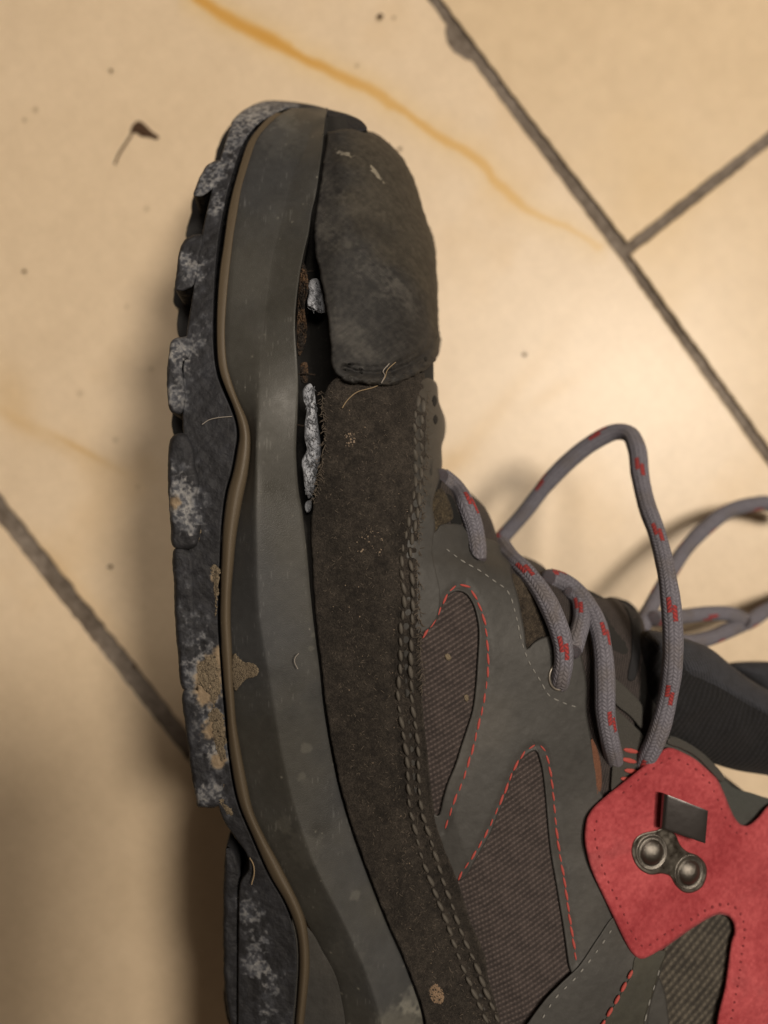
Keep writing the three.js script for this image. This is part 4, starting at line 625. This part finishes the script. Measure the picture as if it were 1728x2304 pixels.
const tileMap = tex(1536, 1843, (x, y) => {
  const wx = FLOOR.origin[0] + x * FLOOR.size[0], wz = FLOOR.origin[1] + y * FLOOR.size[1], u = CX + wx * 100 * FPX / CAM_H, v = CY + wz * 100 * FPX / CAM_H;
  const n = cloud(x * 1.3, y * 1.5), f = fine(x * 4, y * 5), g = big4(x * 2.2, y * 2.6);
  let c = mix3([219, 197, 166], [229, 209, 182], n); const w = (f - 0.5) * 8 + (g - 0.5) * 8 + (mid8(x * 9, y * 11) - .5) * 9; c = [c[0] + w, c[1] + w, c[2] + w];
  c = mix3(c, [212, 178, 128], 0.22 * smooth(0.56, 0.78, g) * smooth(0.45, 0.7, n));
  if (u > 400 && u < 1370 && v < 600) { const [d, r, at] = lineDist(u + (g - .5) * 18 + (mid8(x * 6, y * 7) - .5) * 26, v + (n - .5) * 22), e = Math.exp(-Math.pow(d / (r * 0.85), 3)) * (0.6 + 0.5 * g) * (1 - 0.65 * at); c = mix3(c, mix3([196, 132, 40], [214, 164, 74], at), clamp(e)); c = mix3(c, [226, 190, 118], 0.35 * gauss(d, 26) * (1 - .6 * at)); }
  for (const [a, b, ru, rv, ang, k] of streaks) { const du = (u - a) * Math.cos(ang) + (v - b) * Math.sin(ang), dv = -(u - a) * Math.sin(ang) + (v - b) * Math.cos(ang); if (Math.abs(du) < 3 * ru && Math.abs(dv) < 3 * rv) { const e = gauss(du / ru, 1) * gauss(dv / rv, 1) * k * (0.5 + g); c = [c[0] - e * .6, c[1] - e, c[2] - e * 1.7]; } }
  for (const [a, b, r, k] of spots) { if (Math.abs(u - a) < 3 * r && Math.abs(v - b) < 3 * r) { const e = gauss(Math.hypot((u - a) * (1 + .5 * (g - .5)), v - b), r * 0.7) * k * (0.6 + f); c = [c[0] - e, c[1] - e, c[2] - e]; } }
  return c;
}, FLOOR);
const tilePlain = tex(512, 512, (x, y) => { const n = cloud(x, y), f = fine(x, y), g = big4(x, y); let c = mix3([214, 191, 157], [224, 202, 171], n); const w = (f - .5) * 8 + (g - .5) * 8 + (mid8(x * 7, y * 7) - .5) * 9; c = [c[0] + w, c[1] + w, c[2] + w]; return mix3(c, [204, 170, 112], 0.28 * smooth(.52, .75, g) * smooth(.4, .7, n)); }, { size: [0.31, 0.31] });
const tileBump = tex(256, 256, (x, y) => big4(x, y) * .8 + fine(x, y) * .2, { size: [0.06, 0.06], srgb: false });
const tileMat = phys({ map: tileMap, roughness: 0.36, bumpMap: tileBump, bumpScale: 0.00012, specularIntensity: 0.9 });
const tileMat2 = phys({ map: tilePlain, roughness: 0.36, bumpMap: tileBump, bumpScale: 0.00012, specularIntensity: 0.9 });
function tile(pts, mat, seed) {                                // outline in pixels of the floor plane, slightly worn edges
  const r = rng(seed), ragged = [];
  const n = pts.length;
  for (let i = 0; i < n; i++) { const a = pts[i], b = pts[(i + 1) % n], L = Math.hypot(b[0] - a[0], b[1] - a[1]), k = Math.max(1, Math.round(L / 14)); for (let j = 0; j < k; j++) { const t = j / k, w = j ? (r() - 0.5) * (a[2] || 2.6) : 0, nx = -(b[1] - a[1]) / L, ny = (b[0] - a[0]) / L; ragged.push([lerp(a[0], b[0], t) + nx * w, lerp(a[1], b[1], t) + ny * w]); } }
  let area = 0; for (let i = 0; i < ragged.length; i++) { const a = ragged[i], b = ragged[(i + 1) % ragged.length]; area += a[0] * b[1] - b[0] * a[1]; }
  if (area < 0) ragged.reverse();
  const g = panel(ragged, () => -0.08, { t: 0.08, inset: 4, L: 4000, sink: 0.3, raw: true });
  const m = new THREE.Mesh(g, mat); m.name = 'tile'; m.castShadow = m.receiveShadow = true; m.position.copy(bed.position).negate(); bed.add(m); return m;
}
// joints: right joint (979,0)-(1728,1026), branch at (1401,568), left joint (0,1145)-(406,1656)
const J = (a, b, t) => [lerp(a[0], b[0], t), lerp(a[1], b[1], t)];
const off = (a, b, w) => { const L = Math.hypot(b[0] - a[0], b[1] - a[1]), nx = -(b[1] - a[1]) / L * w, ny = (b[0] - a[0]) / L * w; return [[a[0] + nx, a[1] + ny], [b[0] + nx, b[1] + ny]]; };
const R0 = [[979 - 500, -673], [979, 0]], R1 = [[979, 0], [1401, 568]], R2 = [[1401, 568], [1728, 1026]], R3 = [[1728, 1026], [2200, 1690]];
const w = 12.5, wl = 20;
const lw = (s, k) => off(s[0], s[1], k);
const leftEdge = [lw(R0, w)[0], lw(R1, w)[0], [1004, 56], [1001, 72], [1006, 96], [1022, 118], [1048, 134], [1060, 136], lw(R1, w)[1], lw(R2, w)[1], lw(R3, w)[1]];
const LJ = [[-700, 265], [1000, 2405]], LJa = off(LJ[0], LJ[1], -wl), LJb = off(LJ[0], LJ[1], wl);
tile([...leftEdge, [2200 - 250, 1690 + 1700], [LJa[1][0], LJa[1][1], 5], [LJa[0][0], LJa[0][1]]], tileMat, 5);
// right side tiles, parted by the branch joint
const rightA = [lw(R0, -w)[0], lw(R1, -w)[0], lw(R1, -w)[1]], rightB = [lw(R2, -w)[0], lw(R2, -w)[1], lw(R3, -w)[1]];
const br = [[1401, 568], [2500, -292]], brU = off(br[0], br[1], -11.5), brL = off(br[0], br[1], 11.5);
tile([rightA[0], [979 + 14, 0], J([993, -4], rightA[2], 0.46), [rightA[2][0] - 2, rightA[2][1] - 16], [brU[0][0] + 16, brU[0][1] - 12], brU[1], [1700, -1600]], tileMat2, 6);
tile([[brL[0][0] + 15, brL[0][1] - 8], brL[1], [3300, 900], rightB[2], rightB[1], [rightB[0][0] + 6, rightB[0][1] + 12]], tileMat2, 7);
tile([[LJb[0][0], LJb[0][1], 4], LJb[1], [1000 - 700, 2405 + 900], [-1500, 1400]], tileMat, 8);
for (const q of [[[rightA[0][0] - 30, rightA[0][1] - 20], [1700 - 30, -1620], [1100, -2200], [200, -1500]], [[-730, 245], [lw(R0, w)[0][0] - 20, lw(R0, w)[0][1] - 20], [-300, -1900], [-1900, -700]]]) tile(q, tileMat2, 9);

// ---------------------------------------------------------------- debris on the floor
const dirtMat = std({ map: tex(128, 128, (x, y) => mix3([42, 28, 18], [104, 76, 52], fine(x, y)), { size: [0.004, 0.004] }), roughness: 0.95 });
thing('dry_leaf', mergeGeometries([
  pillow([[298, 282], [312, 272], [326, 280], [342, 296], [358, 308], [352, 313], [336, 308], [318, 306], [306, 298], [294, 298]], 0.06, 0.05, 7, { L: 6, step: 4, low: 0.05, wob: (u, v) => (fine(u / 90, v / 90) - .5) * .08 }),
  new THREE.TubeGeometry(new THREE.CatmullRomCurve3([[300, 294], [290, 312], [278, 330], [266, 350], [258, 370]].map(([u, v], i) => P(u, v, 0.06 - i * 0.008))), 20, 0.00042, 6),
]), dirtMat, 'brown dry leaf scrap with a thin stalk on the tile upper left of the boot', 'debris');
const crumb = (u, v, r, label) => { const g = new THREE.IcosahedronGeometry(1, 2), p = g.attributes.position, q = rng(u * 7 + v), V = new THREE.Vector3(); const o = [q() * 9, q() * 9, q() * 9]; for (let i = 0; i < p.count; i++) { V.fromBufferAttribute(p, i); const k = 0.75 + 0.4 * Math.sin(V.x * 3 + o[0]) * Math.sin(V.y * 3 + o[1]) * Math.sin(V.z * 3 + o[2]); p.setXYZ(i, V.x * k * r / 5550, Math.max(-0.5, V.y) * k * r / 8000, V.z * k * r / 5550 * (0.7 + q() * 0.001)); } g.computeVertexNormals(); const c = P(u, v, 0.01); g.translate(c.x, c.y + r / 16000, c.z); thing('crumb', g, dirtMat, label, 'crumb', 'dirt crumbs on the floor'); };
crumb(856, 38, 8, 'elongated dark crumb at the top edge of the tile above the boot toe');
crumb(1180, 798, 4.5, 'small dark crumb on the tile between the toe cap and the grey lace loop');
crumb(55, 611, 5, 'round brown crumb near the left edge level with the toe cap');
crumb(249, 1275, 7, 'dark crumb in the shadow left of the outsole just above the wide joint');
crumb(302, 1500, 7, 'blackish crumb lying in the wide joint left of the outsole');
crumb(176, 1343, 4, 'small dark crumb in the wide joint nearer the left edge');
crumb(900, 336, 4.5, 'pale brown crumb just right of the toe cap tip');
crumb(250, 160, 4.5, 'tiny brown crumb above the dry leaf scrap');
// hairs
function hair(pts, r, mat, parent, name = 'fibre') { return part(name, new THREE.TubeGeometry(new THREE.CatmullRomCurve3(pts.map(([u, v, h]) => P(u, v, h)), false, 'centripetal'), 40, r / 100, 5), mat, parent); }
const fibreMat = std({ color: new THREE.Color(0.30, 0.22, 0.13), roughness: 0.8 }), paleFibre = std({ color: new THREE.Color(0.3, 0.27, 0.24), roughness: 0.8 });
hair([[770, 918], [778, 905], [790, 892], [806, 881], [824, 876], [842, 871], [858, 862], [866, 850], [872, 832], [890, 815]].map(([u, v]) => [u, v, Math.max(suedeTop(u, v), v < 862 ? toeH(u, v) + 0.3 : 0) + 0.06]), 0.012, fibreMat, suede);
hair([[858, 862], [866, 845], [862, 835], [876, 818]].map(([u, v]) => [u, v, toeH(u, v) + 0.36]), 0.015, paleFibre, toe);
hair([[562, 1930], [570, 1945], [572, 1965], [566, 1990]].map(([u, v]) => [u, v, S(v) - 0.1]), 0.018, fibreMat, outsole);
hair([[455, 955], [470, 945], [490, 940], [522, 937]].map(([u, v]) => [u, v, outsoleH(u, v) + 0.14]), 0.012, paleFibre, outsole);
hair([[672, 1470], [664, 1480], [663, 1490], [670, 1505]].map(([u, v]) => [u, v, S(v) + 0.30]), 0.012, paleFibre, midsole);

// ---------------------------------------------------------------- lamps and what stands outside the picture
for (const l of LAMPS) {
  const col = new THREE.Color(...l.color), g = new THREE.Group(); g.name = l.name; g.position.set(...l.at); g.userData = { label: l.label, category: 'lamp' }; scene.add(g);
  const globe = new THREE.Mesh(new THREE.SphereGeometry(l.r, 32, 20), new THREE.MeshStandardMaterial({ color: 0xffffff, emissive: col, emissiveIntensity: 1.0, roughness: 0.6 })); globe.name = 'lamp_globe'; g.add(globe);
  const cap = new THREE.Mesh(new THREE.CylinderGeometry(0.03, 0.04, 0.05, 24), metal); cap.name = 'lamp_fitting'; cap.position.y = l.r + 0.02; g.add(cap);
  const p = new THREE.PointLight(col, l.power, 0, 2); p.position.set(...l.at); p.castShadow = true; p.shadow.radius = l.r / 0.02; scene.add(p);
}
{ // the telephone that takes the picture: its shade falls on the lower left
  const g = new THREE.Group(); g.name = 'smartphone'; g.position.set(-0.011, CAM_H / 100 + 0.0015, 0.086); g.userData = { label: 'dark smartphone held flat above the boot, out of view', category: 'phone' }; scene.add(g);
  const sh = new THREE.Shape(), W = 0.037, H = 0.088, r = 0.008; sh.moveTo(-W + r, -H); sh.lineTo(W - r, -H); sh.quadraticCurveTo(W, -H, W, -H + r); sh.lineTo(W, H - r); sh.quadraticCurveTo(W, H, W - r, H); sh.lineTo(-W + r, H); sh.quadraticCurveTo(-W, H, -W, H - r); sh.lineTo(-W, -H + r); sh.quadraticCurveTo(-W, -H, -W + r, -H);
  const eg = new THREE.ExtrudeGeometry(sh, { depth: 0.006, bevelEnabled: true, bevelSize: 0.001, bevelThickness: 0.001, bevelSegments: 3 }); eg.rotateX(-Math.PI / 2); eg.translate(0, 0.001, 0);
  const m = new THREE.Mesh(eg, std({ color: new THREE.Color(0.02, 0.02, 0.022), roughness: 0.4 })); m.name = 'phone_body'; m.castShadow = m.receiveShadow = true; g.add(m);
  const lens = new THREE.Mesh(new THREE.CylinderGeometry(0.004, 0.004, 0.0006, 24), std({ color: new THREE.Color(0.03, 0.03, 0.035), roughness: 0.15 })); lens.name = 'phone_lens'; lens.position.set(0.011, -0.0002, -0.086); g.add(lens);
  const flap = new THREE.Mesh(new THREE.BoxGeometry(0.05, 0.003, 0.17), std({ color: new THREE.Color(0.03, 0.025, 0.022), roughness: 0.8 })); flap.name = 'flip_cover'; flap.position.set(-0.07, 0.005, 0.01); flap.castShadow = flap.receiveShadow = true; g.add(flap);
}
renderer.render(scene, camera);
